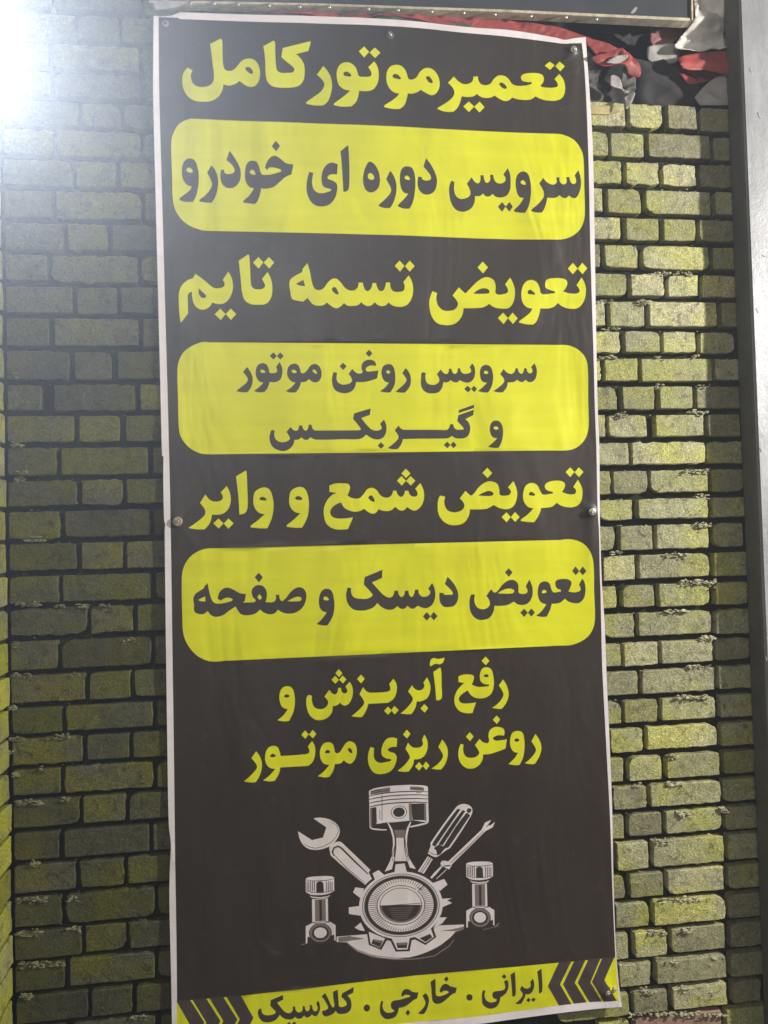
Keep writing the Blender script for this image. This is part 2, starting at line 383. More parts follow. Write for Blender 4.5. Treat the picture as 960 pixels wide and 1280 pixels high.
# ------------------------------------------------------------------ banner artwork, traced in photo pixels
def parse(s):
    """'@ox,oy,scale' switches the frame, 'x,y' is a smooth point, 'x,y!' a corner, '|' starts a new loop"""
    loops = []; cur = []; ox = oy = 0.0; sc = 1.0
    for t in s.split():
        if t == '|':
            loops.append(cur); cur = []
        elif t[0] == '@':
            ox, oy, sc = (float(a) for a in t[1:].split(','))
        else:
            c = t.endswith('!'); x, y = (float(a) for a in t.rstrip('!').split(','))
            cur.append((ox + x / sc, oy + y / sc, c))
    loops.append(cur)
    return [smooth_loop(l) for l in loops if len(l) > 2]
def smooth_loop(P, sub=4):
    n = len(P); out = []
    for i in range(n):
        a = P[i]; b = P[(i + 1) % n]; L = math.hypot(b[0] - a[0], b[1] - a[1])
        if a[2] and b[2]:
            out.append((a[0], a[1])); continue
        p0 = P[i - 1]; p3 = P[(i + 2) % n]
        ta = (0, 0) if a[2] else ((b[0] - p0[0]), (b[1] - p0[1])); tb = (0, 0) if b[2] else ((p3[0] - a[0]), (p3[1] - a[1]))
        def lim(t):
            l = math.hypot(*t)
            return (0, 0) if l < 1e-9 else (t[0] / l * L, t[1] / l * L)
        ta = lim(ta); tb = lim(tb)
        if a[2]: ta = ((b[0] - a[0]) * 1.5 - tb[0] * 0.5, (b[1] - a[1]) * 1.5 - tb[1] * 0.5)
        if b[2]: tb = ((b[0] - a[0]) * 1.5 - ta[0] * 0.5, (b[1] - a[1]) * 1.5 - ta[1] * 0.5)
        ns = max(1, min(sub, int(L / 1.3)))
        for k in range(ns):
            t = k / ns; h1 = 2 * t**3 - 3 * t**2 + 1; h2 = t**3 - 2 * t**2 + t; h3 = -2 * t**3 + 3 * t**2; h4 = t**3 - t**2
            out.append((h1 * a[0] + h2 * ta[0] + h3 * b[0] + h4 * tb[0], h1 * a[1] + h2 * ta[1] + h3 * b[1] + h4 * tb[1]))
    return out
def ell(cx, cy, rx, ry, n=40, rot=-0.06, f=None):
    pts = []
    for k in range(n):
        a = 2 * math.pi * k / n; x = rx * math.cos(a); y = ry * math.sin(a)
        x, y = x * math.cos(rot) - y * math.sin(rot), x * math.sin(rot) + y * math.cos(rot)
        pts.append((cx + x, cy + y))
    if f: pts = [(f[0] + x / f[2], f[1] + y / f[2]) for x, y in pts]
    return [pts]
def rib(s, wd):
    """ribbon of width wd pixels along an open path"""
    P = []; ox = oy = 0.0; sc = 1.0
    for t in s.split():
        if t[0] == '@': ox, oy, sc = (float(a) for a in t[1:].split(','))
        else:
            x, y = (float(a) for a in t.rstrip('!').split(',')); P.append((ox + x / sc, oy + y / sc))
    l = []; r = []
    for i, p in enumerate(P):
        a = P[max(0, i - 1)]; b = P[min(len(P) - 1, i + 1)]; d = math.hypot(b[0] - a[0], b[1] - a[1]) or 1
        nx, ny = -(b[1] - a[1]) / d * wd / 2, (b[0] - a[0]) / d * wd / 2
        if i in (0, len(P) - 1) and len(P) > 2: nx *= 0.6; ny *= 0.6
        l.append((p[0] + nx, p[1] + ny)); r.append((p[0] - nx, p[1] - ny))
    return [l + r[::-1]]

OUT = parse("192,20! 191.5,80 191.6,130 196,310 198.7,420 202,560 202.6,569.5! 204.2,571! 204,600 205.3,650 206.6,655! 206,664! 206.6,720 208,840 209.5,960 211,1030 213.8,1056 212.6,1082 211.8,1120 213.5,1200 215.6,1280 216.3,1321! "
            "300,1311 400,1300 500,1288.5 571,1280 640,1271.5 710,1262.5 775,1255! 772,1230 769,1180 767,1120 765.5,1040 762.5,960 757.5,840 755,780 751.8,735 751,720 749,660 749,640 749,560 747,500 745,420 742.8,310 739.7,180 736,110 733.5,70 732,46.5! "
            "718,47.5 706,49.6 696,47 640,38 600,35.3 525,27 420,22 225,14.5! 222,15.5! 214,19! 200,20.5!")
INN = parse("198.5,21.5! 198.4,60 199.3,130 204.3,310 207.3,420 211,560 213.5,660 216,840 218,1000 219.8,1120 221,1200 222,1280 222.4,1307! "
            "400,1288.5 500,1277.5 590,1268.5 697,1255 735,1250.5 771,1248! 769.5,1225 767.8,1180 765.5,1120 762.8,1040 758.5,960 752.6,840 750.8,780 749.7,735 749,720 747.6,660 746.4,640 745.3,560 743.5,500 741,420 737.3,310 734,180 730.5,90 727,54! "
            "712,54.5 709,55 690,52.6 640,46.5 600,42.8 525,35 420,31 225,23! 222,21.5!")
LAY = []   # (part, sub part or None, colour, loops)
def add(part, col, loops): LAY.append((part, col, loops))
add('border', 'W', OUT)
add('ground', 'K', INN)
add('yellow_panel#1', 'Y', parse("238,147.5! 300,150.5 500,159.2 690,167.3 702,168.5 717,176 726,189 728.5,201 729.5,235 730.3,268 727,283 718,293.5 705,299 690,299.5 500,294.5 262,288 250,286.5 233,279 221,266 216,250 215,220 213.8,180 216,167 224,154"))
add('yellow_panel#2', 'Y', parse("250,427.8 262,427.6! 700,431! 712,432 724,438 732,448 734.8,462 735.5,500 736,533 732,548 723,558 712,562.5 690,563! 270,567.6! 262,567.7 250,566.5 236,559 226,546 223.3,533 222.3,500 221.5,462 224,449 232,437"))
add('yellow_panel#3', 'Y', parse("257,686 270,685.4! 700,675! 714,674.2 728,679 737,690 741,705 742,740 743.2,770 741,785 733,797 717,805.5 700,807! 280,826.2! 262,826.5 247,820 236,808 229.5,793 228,770 227.3,725 229,711 236,698 246,690"))
add('yellow_strip', 'Y', parse("221,1250! 301,1242.5! 430,1229! 520,1219! 620,1209.5! 697,1202.5! 769,1195.5! 771,1248! 735,1250.5! 697,1255! 590,1268.5! 500,1277.5! 400,1288.5! 222.3,1307!"))
CH = [((221, 1250), (238, 1248), (238, 1278), (256, 1275), (221.8, 1306), (240, 1304)), ((240.5, 1247.5), (258, 1246), (258.5, 1275), (276, 1273), (243, 1304.5), (260, 1302.5)),
      ((262, 1245.5), (279, 1243.5), (279.5, 1273), (297, 1271), (264, 1302), (281, 1300)), ((283, 1243.3), (301, 1242), (300, 1270.5), (317, 1269), (285, 1300), (301, 1299)),
      ((698, 1202), (713.7, 1200), (683.7, 1231), (699, 1229), (697.5, 1255), (713, 1253)), ((717, 1200), (731, 1198.5), (702.7, 1229), (717.3, 1227), (716, 1252.5), (732, 1250.8)),
      ((734.4, 1198.2), (750, 1196.3), (721, 1227), (736.5, 1226), (735.3, 1250.6), (750, 1249.3)), ((752, 1196.2), (767.4, 1195.2), (738.5, 1225.6), (753.5, 1223), (752.7, 1249.2), (768.5, 1247.8))]
for i, (a, b, c, d, e, f) in enumerate(CH): add('chevron#%d' % i, 'V', [[a, b, d, f, e, c]])

TXT = []
def word(col, s): TXT.append(s); add('word#%d' % len(TXT), col, parse(s))
# heading 1: تعمیر موتور کامل
word('Y', "@210,40,6 315,85! 390,47! 405,55 408,120 412,230 425,275 455,288 490,280 520,250 555,210 600,195 645,205 678,245 690,300 683,360 655,400 620,410 580,395 535,362! 505,385 460,398 415,390! 408,430 380,480 330,512 265,520 195,510 140,470 112,410 106,350 115,300 145,260! 182,282! 170,320 180,370 210,400 255,410 305,400 335,375 345,330 335,240 325,160 | 580,268 605,258 630,280 637,305 620,310 595,292 "
     "| @330,40,6 -5,105! 72,65! 82,75 84,140 90,250 100,290 130,307 180,307 215,303 228,285 215,262 170,225 130,190! 140,122! 345,72! 350,80 332,145! 240,168! 275,200 300,245 305,310 295,365 260,405 200,418 120,418 60,405 25,370 12,310 8,200")
word('Y', "@330,40,6 445,258! 485,310 508,375 505,450 480,520 445,552! 380,552 318,540! 315,530 370,490 425,450 450,410 450,385 430,355 397,322! "
     "| 610,233 650,240 685,270 702,315 712,338 750,342 790,340 805,325 800,300 780,270! 825,225! 850,265 860,330 850,390 820,435 775,450 712,447! 705,490 690,530 655,563! 590,565 525,552! 522,542 580,500 625,465 645,445! 600,435 560,400 545,340 548,290 570,250 | 597,310 625,305 655,330 650,340 620,338 598,330 "
     "| 750,115! 787,155! 750,198! 710,152! | 830,122! 873,160! 832,200! 790,160! "
     "| @450,40,6 270,250 310,258 340,290 355,330 365,355 395,358 425,340 450,300 490,272 540,278 580,320 598,380 590,430 565,465 535,475 500,462 455,435! 425,455 390,465 358,463! 348,510 330,555 295,582! 240,582 180,570! 178,560 230,525 275,490 292,465! 250,455 215,420 197,370 200,310 225,265 | 245,328 270,318 300,340 305,355 280,355 248,345 | 495,338 515,333 538,358 545,382 525,382 503,362")
word('Y', "@560,40,6 45,333! 80,370 120,390 160,385 185,365 190,335! 225,332! 230,365 250,390 285,398 320,385 345,350 380,325 425,328 455,350 480,385 510,400 560,402 605,395 630,380 600,375 560,365 548,340 560,318 600,308 660,308 705,320 720,350 710,385 695,405 740,418 790,420 820,410 820,390 797,355! 832,318! 865,365 877,430 860,490 815,515 740,515 690,500 657,482! 620,505 560,508 510,500 483,490! 455,512 420,515 380,495 350,475! 320,490 270,492 235,478 217,462! 195,480 150,487 103,482! 90,530 70,570 40,598! -20,598 -80,577! -78,570 -20,535 30,495 48,460 40,425 0,380! | 385,385 405,378 430,395 442,418 425,425 400,410 "
     "| 763,222! 800,250! 765,285! 725,252! | 835,223! 873,262! 840,298! 803,258! | 157,520! 197,558! 157,600! 115,558! | 238,520! 275,562! 237,602! 197,560!")
# panel 1: سرویس دوره ای خودرو
word('T', "@210,170,6 165,163 200,180 220,230 230,290 225,380 208,450 185,490! 135,490 90,480! 85,465 130,430 165,400 178,375! 140,360 112,320 102,260 112,200 135,170 | 140,240 160,232 185,255 180,270 155,268 140,258 | 325,215! 355,255 375,320 370,400 350,460 325,497! 280,495 235,487! 235,475 280,440 320,390 330,355 318,320 293,272! "
     "| 460,105! 505,170 540,240 545,300 530,350 490,385 440,385 405,355 392,300 397,250! 420,250! 425,275 455,283 490,275 500,255 480,215 437,178! "
     "| 630,185 665,195 685,240 697,280 710,292 760,292 820,278 850,262 820,245 780,238 755,242 745,258! 728,240! 740,200 765,165 800,150 840,170 885,205 940,215! 925,290! 880,310 840,345 790,385 740,397 698,395! 690,440 670,490 650,510! 600,503 565,497! 562,488 610,445 645,392! 610,380 583,340 577,280 585,220 605,192 | 615,262 632,252 655,275 655,290 630,288 613,275 | 808,38! 840,75! 812,118! 778,78!")
word('T', "@330,170,6 573,118! 625,75! 632,80 640,250 637,390 622,415 595,420! 590,330 583,220 | 515,203 553,215! 548,290! 500,290 478,305 478,322 510,335 545,360 548,410 530,470 490,515 435,530 380,518 340,475 320,410 322,340 340,270! 370,280! 360,340 370,395 400,425 440,430 480,420 505,405 480,395 445,380 432,340 435,280 455,235 485,208")
word('T', "@330,170,6 790,197 825,215 855,265 868,320 862,380 835,415 800,427 765,410 745,365 742,310 755,250 775,210 | 785,285 805,285 825,310 820,330 795,332 778,315 "
     "| @450,170,6 225,265! 255,310 272,370 268,440 250,500 225,543! 180,543 140,530! 140,520 190,475 230,425 230,395 215,365 195,327! | 350,232 385,240 405,275 415,340 410,430 395,500 370,547! 325,547 285,532! 283,522 325,480 362,435! 325,425 303,380 297,320 305,265 325,238 | 335,308 350,300 372,318 372,332 350,330 333,322 "
     "| 495,168! 540,230 572,300 578,350 560,410 520,437 475,435 440,400 430,350 437,305! 462,310! 470,328 500,335 530,325 530,300 505,265 475,232!")
word('T', "@580,170,6 60,305! 85,340 110,350 125,330 125,290! 150,288! 155,320 170,345 190,340 200,320 198,285! 222,285! 230,320 250,345 285,350 310,335 315,310 298,285! 330,237! 348,280 353,340 348,400 325,440 285,455 245,450 218,428! 190,448 165,445 147,425! 120,445 85,445! 82,490 60,535 20,560 -15,565 -60,550 -95,500 -110,430 -110,380 -100,345 -90,332! -70,345! -73,400 -60,445 -30,468 10,465 45,445 50,415 40,385 23,355! "
     "| 290,488! 318,522! 290,562! 258,525! | 345,488! 370,525! 345,562! 315,525! | 445,262 480,280 498,330 505,400 500,470 485,530 460,573! 420,570 380,562! 380,550 420,510 450,462! 415,450 395,400 390,340 405,285 | 428,338 445,328 465,348 465,362 445,360 428,350 "
     "| 595,313! 620,345 660,365 685,360 695,345 690,312! 715,312! 718,345 740,365 760,360 768,345 762,312! 788,312! 795,345 815,365 835,355 835,330 825,300! 853,262! 868,310 873,370 860,430 835,468 805,465 787,448! 760,468 735,462 715,445! 690,462 655,465 625,462! 615,510 600,550 585,573! 545,572 508,562! 508,550 550,515 590,470 600,445 595,410 565,355!")
# heading 2: تعویض تسمه تایم
word('Y', "@210,310,6 205,190! 240,215 290,255 340,295 380,300 415,290 425,270 410,238! 452,175! 480,230 487,300 470,360 435,405 390,420 330,408! 310,440 270,460 230,455 195,420 182,370 178,325! 150,345 148,400 150,490! 95,560! 85,500 80,400 82,330 105,275 145,240 185,225! | 232,300! 255,325 285,355 280,370 255,372 235,350 228,325 "
     "| 530,95! 600,48! 610,60 618,200 625,280 645,305 680,310 710,305 728,285 720,260 705,232! 747,180! 775,240 783,310 772,375 735,418 680,425 620,420 575,390 555,330 545,230 | 678,68! 715,108! 680,155! 638,110! | 757,68! 797,110! 760,155! 717,110! | 392,453! 432,495! 395,540! 350,495! | 470,453! 512,495! 472,540! 433,495!")
word('Y', "@340,310,6 265,115! 285,180 300,260 320,305 350,318 385,305 415,265 450,235 480,232 515,260 545,300 580,320 615,320 640,300 650,262! 680,262! 690,300 710,325 735,315 748,290 752,265! 780,265! 790,300 810,325 835,318 848,290 855,260! 885,260! @440,310,6 290,300 310,325 350,330 385,320 395,290 385,255! 425,205! 450,250 460,310 450,370 420,420 380,440 330,440 295,428 275,410! 250,432 220,438 190,428 170,408! 145,432 115,438 85,425 68,408! 45,430 10,437 @340,310,6 565,435 540,415! 515,440 485,455 455,445 410,410! 390,428 350,435 310,425 285,400 267,375! 235,402! 190,395 150,380 138,330 130,270 140,235 180,205 225,180 228,160! "
     "| 180,268! 235,240! 248,287! 200,280 | 448,310 470,295 490,320 498,350 480,348 458,330 | @440,310,6 357,95! 393,135! 360,178! 320,135! | 433,95! 470,135! 433,178! 397,137!")
word('Y', "@580,310,6 350,217! 378,280 385,340 370,410 335,448 280,450 230,440 193,415! 150,440 90,447 0,447! -10,500 -40,545 -80,570 -140,575 -200,560 -240,510 -257,440 -255,380 -235,320! -198,335! -205,380 -190,430 -155,462 -115,468 -70,458 -45,430 -45,400 -83,352! -35,290! -5,320 15,335 30,320 60,290 100,250 150,218 190,215 230,240 242,290 240,330 260,345 300,342 330,330 333,305 312,268! | 72,338! 110,310 150,297 185,305 195,330 170,338 "
     "| 880,222! 908,280 912,340 895,405 855,450 800,455 745,440 705,410! 675,440 630,452 575,450! 565,500 545,550 520,572! 470,570 415,557! 415,548 460,515 500,480 515,452! 470,440 440,400 432,340 445,280 475,245 515,238 550,258 570,300 578,335 600,345 650,340 685,330 650,315 615,295 612,260 625,235 680,225 735,228 770,245 772,280 745,325! 790,340 840,342 865,330 862,305 843,280! | 480,325 495,310 520,325 535,345 505,345 480,340 "
     "| 815,113! 850,155! 815,198! 778,155! | 885,113! 922,155! 887,198! 850,157! | 297,482! 333,522! 300,568! 258,522! | 367,482! 405,525! 370,568! 333,524! | 145,97! 185,140! 147,185! 105,140!")
# panel 2: سرویس روغن موتور / و گیربکس
word('T', "@290,430,8 150,228! 185,280 207,340 195,420 155,480! 100,482 40,470! 90,430 145,385 158,350 140,315 110,280! | 305,190 345,205 368,250 375,285 400,290 440,285 452,265 440,230! 475,180! 500,230 503,290 485,350 440,378 375,378! 360,430 325,478! 270,482 218,468! 270,430 315,385! 270,370 240,320 238,270 255,215 | 283,265 305,255 335,280 310,287 285,280 | 412,83! 447,118! 415,155! 377,118! | 482,83! 517,118! 485,155! 449,120! "
     "| 620,195 660,210 682,255 692,288 720,290 750,265 785,215 825,200 865,215 890,260 895,320 870,370 835,385 800,375 770,350! 740,375 690,382! 675,430 640,482! 590,485 535,470! 590,435 635,385! 590,370 555,320 552,270 570,220 | 598,262 620,257 648,280 625,290 600,280 | 805,260 825,255 850,285 850,300 825,290 808,275")
word('T', "@400,430,8 135,282! 172,290! 165,340 175,380 215,405 260,405 305,390 320,360 285,300! 322,250! 350,280 385,297 425,285 415,250 420,200 450,170 495,158 540,170 560,200 553,222! 520,215 480,225 455,255 470,275 510,275 585,265! 570,345! 520,362 450,380 360,382! 350,430 320,470 270,492 210,490 155,465 125,410 120,340 | 230,188! 265,225! 232,262! 195,225! | 490,58! 523,95! 490,132! 455,95! "
     "| 685,200 725,215 748,270 753,340 745,410 705,482! 660,485 598,472! 650,435 690,385! 645,370 618,320 615,270 635,220 | 662,270 680,262 705,285 690,295 665,288 | 858,240! 895,290 910,350 900,420 850,485! 800,485 755,475! 810,430 855,385 865,355 845,320 822,290!")
word('T', "@490,430,8 300,285 340,290! 335,340 350,385 390,405 430,405 465,385 475,350 450,300! 490,252! 515,285 545,298 565,285 572,245! 598,245! 605,275 630,297 655,280 660,240! 685,240! 695,275 725,295 770,290 795,270 780,230! 805,190! 830,230 835,290 820,345 780,380 730,380 680,358! 655,380 620,378 587,358! 560,380 515,380! 505,430 475,475 420,492 360,488 310,455 290,400 292,330 | 760,415! 795,447! 765,482! 725,447! | 822,415! 855,445! 825,480! 795,447! "
     "| @560,430,8 385,205 425,220 448,270 455,340 440,420 405,482! 360,482 302,468! 350,430 395,385! 345,370 325,320 325,260 345,220 | 362,272 380,263 408,285 390,297 365,290 | 560,245! 590,280 630,297 665,280 678,240! 700,240! 710,275 735,297 755,280 765,240! 788,240! 798,275 820,292 845,280 845,250 832,232! 865,190! 888,240 890,300 870,355 830,380 800,375 780,355! 750,378 720,375 695,355! 660,378 600,382! 590,430 550,482! 505,482 455,470! 505,435 555,390 565,355 525,300!")
word('T', "@330,500,8 75,297! 108,305! 102,350 120,395 165,420 215,418 250,400 260,380 225,320! 265,268! 295,300 325,308 345,290 350,255! 382,255! 390,285 415,307 440,285 445,247! 475,247! 485,285 510,305! 800,304! @430,500,8 100,303 165,300 170,290 90,190! 100,135! 262,85! 265,95 258,150! 172,180! 220,240 270,290 310,305 350,302 378,285 375,265 360,240! 400,195! 420,240 425,300 405,360 365,390 310,392 265,375 222,345! 185,378 140,392 0,392! @330,500,8 520,397 485,385 465,372! 440,395 410,398 372,372! 345,395 303,398! 295,440 260,485 200,510 140,500 85,465 58,410 57,350 | @430,500,8 370,420! 405,455! 372,490! 337,455! "
     "| 545,255! 570,285 600,297! 950,297! @520,500,8 310,297 330,280 345,240! 375,240! 385,275 410,295 450,295 480,290 470,270 415,210! 425,150! 582,95! 575,150! 495,190! 530,225 545,280 530,345 490,378 440,385 395,380 360,358! 330,378 290,385! 0,387! @430,500,8 590,390! 575,440 540,488! 490,492 437,480! 490,440 540,390 545,360 508,305! | @520,500,8 432,98! 585,45! 583,78! 427,130! | 315,415! 345,448! 315,482! 278,448! | 375,415! 408,448! 378,482! 345,448!")
word('T', "@520,500,8 800,205 840,220 865,270 870,340 855,420 825,478! 780,480 717,468! 765,430 812,382! 765,370 740,320 740,265 760,220 | 775,275 800,263 825,285 805,297 778,288")
# heading 3: تعویض شمع و وایر
word('Y', "@230,570,6 160,288! 190,325 220,340 265,338 290,320 290,300 275,272! 320,225! 345,280 350,340 330,400 285,435 210,440! 195,500 155,550! 100,550 33,540! 90,500 145,455 160,430 155,400 120,352! | 258,468! 297,505! 260,545! 220,505! | 333,468! 372,505! 333,545! 298,507! | 390,152! 465,107! 470,130 475,250 477,380 460,425 415,438! 410,330 400,230 "
     "| 595,235 640,250 665,310 672,380 660,460 625,542! 570,542 500,535! 498,525 550,485 605,437! 555,420 525,375 520,320 535,265 | 565,318 590,305 620,328 595,333 568,328")
word('Y', "@230,570,6 860,232 905,245 930,300 937,370 925,460 885,538! 830,538 770,530! 770,520 820,480 872,430! 825,415 793,370 790,310 805,260 | 833,313 858,300 888,322 865,330 837,325")
word('Y', "@350,570,6 370,222! 410,207 470,205 515,212 525,240 505,295! 540,315 590,318 620,295 655,250 690,238 725,255 755,295 790,312 825,305 845,280 848,260! 873,260! @440,570,6 345,290 368,307 390,290 398,260! 425,262! 435,290 465,305 490,295 490,270 475,245! 513,203! 538,260 540,320 520,375 480,408 450,405 415,382! 385,408 355,405 325,380! 290,408 240,412 200,398! 180,425 155,432 125,422 90,395! 60,412 20,418 @350,570,6 510,405 480,385 458,348! 410,370 380,405 378,435 400,460 450,470 548,460! 510,548! 460,552 400,545 350,510 330,450 330,390 355,330 395,290 425,278! 370,268! | 663,310 685,295 705,320 710,342 690,340 670,325 "
     "| @440,570,6 405,95! 440,130! 407,165! 372,130! | 372,150! 407,185! 375,222! 338,185! | 440,150! 477,185! 443,222! 407,187!")
word('Y', "@580,570,6 -178,297! -140,305! -148,350 -130,400 -95,420 -50,420 -10,400 2,365 -32,318! 10,262! 40,290 50,298 75,280 110,235 160,198 205,190 250,210 265,255 268,290 300,298 340,290 352,265 335,240 330,235! 370,188! 395,250 397,310 375,370 335,397 280,395 222,368! 170,395 110,400 43,400! 35,450 0,500 -50,518 -110,515 -160,485 -192,430 -197,360 -190,320 | 105,297! 150,272 195,262 220,280 210,297 160,300 | 175,88! 212,128! 177,165! 138,127! | 318,422! 350,458! 318,497! 280,458! | 382,420! 417,458! 383,495! 350,458! "
     "| 855,178! 885,240 887,300 865,360 820,383 770,383 725,370 695,350! 660,380 610,388 578,390! 560,445 525,497! 480,495 425,487! 425,478 475,440 520,393! 475,378 445,330 445,270 465,220 510,202 550,220 570,260 590,288 640,285 668,275 630,260 608,240 612,210 650,190 710,185 750,198 758,225 735,270! 790,287 835,282 840,255 820,232! | 485,285 500,268 525,280 533,295 505,297 487,293 | 798,85! 830,120! 797,158! 763,120! | 862,85! 897,120! 863,158! 830,122!")
# panel 3: تعویض دیسک و صفحه
word('T', "@230,690,6 178,232! 188,290 205,350 225,380 265,388 320,378 365,360 345,345 310,345 275,365! 252,350! 265,305 295,275 330,268 375,285 415,308 465,315! 455,370! 440,380! 500,378 530,375 540,365 515,335 508,290 530,258 565,248 600,262 620,300 620,345 610,375! 650,378 680,370 690,350 688,320! 715,322! 718,350 735,368 765,345 800,300 840,270 875,265 905,285 918,325 905,390 870,435 820,460 770,462 730,450 705,432! 680,460 640,468 600,455 570,432! 535,462 480,475 430,468 400,435 388,408! 340,440 290,475 240,487 205,475 178,443! 150,465! 110,465 78,445 75,390 70,350 85,315 120,290 148,272 155,255! "
     "| 105,360! 158,333! 162,370! 125,368 | 565,315! 585,340! 570,362! 550,340! | 775,370! 820,345 855,335 880,345 875,365 830,370 | 560,155! 592,190! 562,228! 530,190!")
word('T', "@350,690,6 350,275 385,290 402,340 408,410 395,480 355,550! 320,550 275,540! 315,500 350,453! 310,435 292,390 295,335 315,290 | 325,345 342,333 367,358 345,362 327,358")
word('T', "@350,690,6 508,265! 533,272! 535,310 555,340 600,350 650,350 690,332 695,320 628,245! 635,188! 768,133! 765,195! 690,228! 740,285 780,325 820,342 845,330 858,290! @440,690,6 345,290! 352,320 370,338 388,325 397,290! 422,290! 428,320 445,338 462,320 472,282! 497,282! 503,315 530,335 565,330 585,310 585,295 570,275! 600,232! 620,280 623,340 600,395 560,420 530,418 490,402! 460,425 440,422 415,402! 390,425 365,425 340,405! 310,428 270,433 225,415 190,382! 160,415 110,435 60,440 @350,690,6 550,430 510,390 495,330 500,290 "
     "| @440,690,6 560,450! 588,482! 560,515! 530,482! | 612,448! 640,480! 613,513! 587,482! | 715,185! 765,240 793,300 795,350 770,400 725,413 685,408 658,370 655,305! 685,308! 690,320 720,320 755,315 745,290 695,240!")
word('T', "@580,690,6 55,318! 82,318! 78,370 95,410 125,428 165,425 190,405 195,375 168,328! 205,278! 230,305 250,295 290,245 330,215 370,210 400,230 410,265 412,305 440,315 470,308 478,290 463,258! 490,207! 512,260 515,320 495,370 460,395 410,395 375,372! 330,397 270,405 230,403! 220,455 190,495 140,510 90,500 50,450 40,380 45,340 | 255,310! 300,282 350,275 378,290 370,308 310,313 | 335,122! 365,152! 337,187! 307,153! | 452,425! 480,455! 452,488! 423,455! | 505,423! 532,453! 507,485! 480,457! "
     "| 885,197! 905,240 908,300 895,350 860,382 820,383 780,370 755,350! 720,380 680,388 658,388! 645,435 620,485! 580,487 540,478! 580,445 618,392! 575,375 555,330 555,275 570,235 605,220 640,235 655,280 670,302 700,300 728,290 700,275 685,250 690,215 735,202 780,205 805,225 800,255 782,295! 820,302 860,295 873,280 860,245! | 583,300 600,283 620,298 605,308 585,308 | 835,108! 862,142! 837,175! 810,142! | 887,108! 915,142! 888,175! 862,144!")
# heading 4: رفع آبریزش و / روغن ریزی موتور
word('Y', "@340,815,6 115,257 150,270 168,320 172,380 160,450 128,518! 85,520 40,512! 85,475 118,428! 80,415 58,370 58,310 78,270 | 90,330 108,317 132,330 115,342 93,338")
word('Y', "@340,815,6 272,322! 300,328! 300,370 315,410 345,427 385,425 415,400 420,370 393,335! 430,283! 455,312 480,315 492,295 495,268! 518,268! 522,295 545,310 565,295 560,275 550,258! 582,222! 603,265 605,320 585,375 555,400 525,395 510,378! 485,400 455,405! 450,450 420,490 370,510 320,505 280,470 260,410 258,350 | 500,127! 528,158! 502,188! 475,158! | 473,178! 502,208! 475,238! 445,208! | 530,175! 558,205! 532,235! 503,206! "
     "| 683,262! 710,295 740,305! 860,298 885,285 885,260 878,240! 910,200! 933,240 935,290 915,345 870,380! 722,388! 705,440 675,487! 635,487 595,480! 645,440 685,395 690,370 655,315! | 667,168! 695,200! 668,235! 637,202! | 870,408! 897,438! 870,470! 840,440! | 918,403! 950,435! 920,467! 892,437! "
     "| @490,815,6 150,248! 170,275 200,288 230,278 243,255 235,230! 262,190! 285,240 287,290 265,345 220,368 185,370! 175,415 145,465! 105,465 62,460! 110,420 150,370 155,345 120,295! | 243,390! 272,420! 245,455! 213,423! | 310,150! 362,115! 370,150 373,260 375,340 360,360 332,362! 325,270 | 283,98! 290,60 310,45 345,52 393,42! 385,75 360,92 325,88 290,108!")
word('Y', "@490,815,6 500,185! 530,172 575,170 612,178 615,205 600,245! 640,262 690,262 730,255 730,245! 690,240 665,215 662,165 680,125 710,115 745,130 763,190 765,260 745,315 700,345 640,348 600,330 570,290! 530,315 505,345 510,375 545,388 633,380! 605,458! 560,460 510,445 475,400 470,345 490,290 530,245 545,235! 500,225! | 690,180 708,167 728,182 708,190 | 703,35! 733,67! 705,100! 673,67! | 835,207! 865,260 877,320 860,380 825,427! 795,428 752,420! 800,385 835,335 835,305 803,252!")
word('Y', "@295,890,6 152,293! 185,345 195,400 180,470 148,525! 105,527 58,520! 105,480 150,430 158,405 145,380 115,345! | 275,253 310,262 328,300 335,330! 520,318 548,305 548,280 538,262! 570,218! 592,260 593,320 575,375 540,405! 333,415! 320,465 290,515! 245,518 203,510! 250,475 295,425! 250,415 222,375 220,315 240,270 | 255,328 275,312 298,330 280,338 258,336 | 518,138! 545,168! 520,202! 490,172! | 575,135! 603,165! 577,198! 547,169! "
     "| 690,227 725,240 738,280 748,308 775,305 800,270 830,228 860,220 893,240 907,290 895,350 865,387 840,385 808,362! 785,385 742,390! 730,440 700,488! 660,490 613,482! 660,445 700,397! 655,385 632,340 632,285 655,240 | 667,300 685,285 707,300 690,310 668,307 | 838,280 855,270 870,290 870,310 850,300")
word('Y', "@410,890,6 318,262! 347,270! 343,310 350,355 385,380 430,375 470,365 475,355 430,345 403,320 405,260 435,205 475,190 518,198! 515,260! 475,262 448,280 460,295 500,310 515,340 500,400 465,445 400,465 345,455 308,400 300,330 | 600,228! 625,258 655,268 695,262 712,240 705,210! 722,170! 745,215 747,270 725,325 690,350 645,355! 635,400 605,445! 565,448 520,440! 570,400 610,350 612,330 580,275! | 590,132! 618,163! 592,198! 562,167! | 683,375! 710,406! 683,440! 653,408! | 735,372! 762,403! 737,435! 711,405! "
     "| 858,207! 892,260 900,310 885,380 850,432! 815,432 775,425! 825,390 860,345 862,320 828,262!")
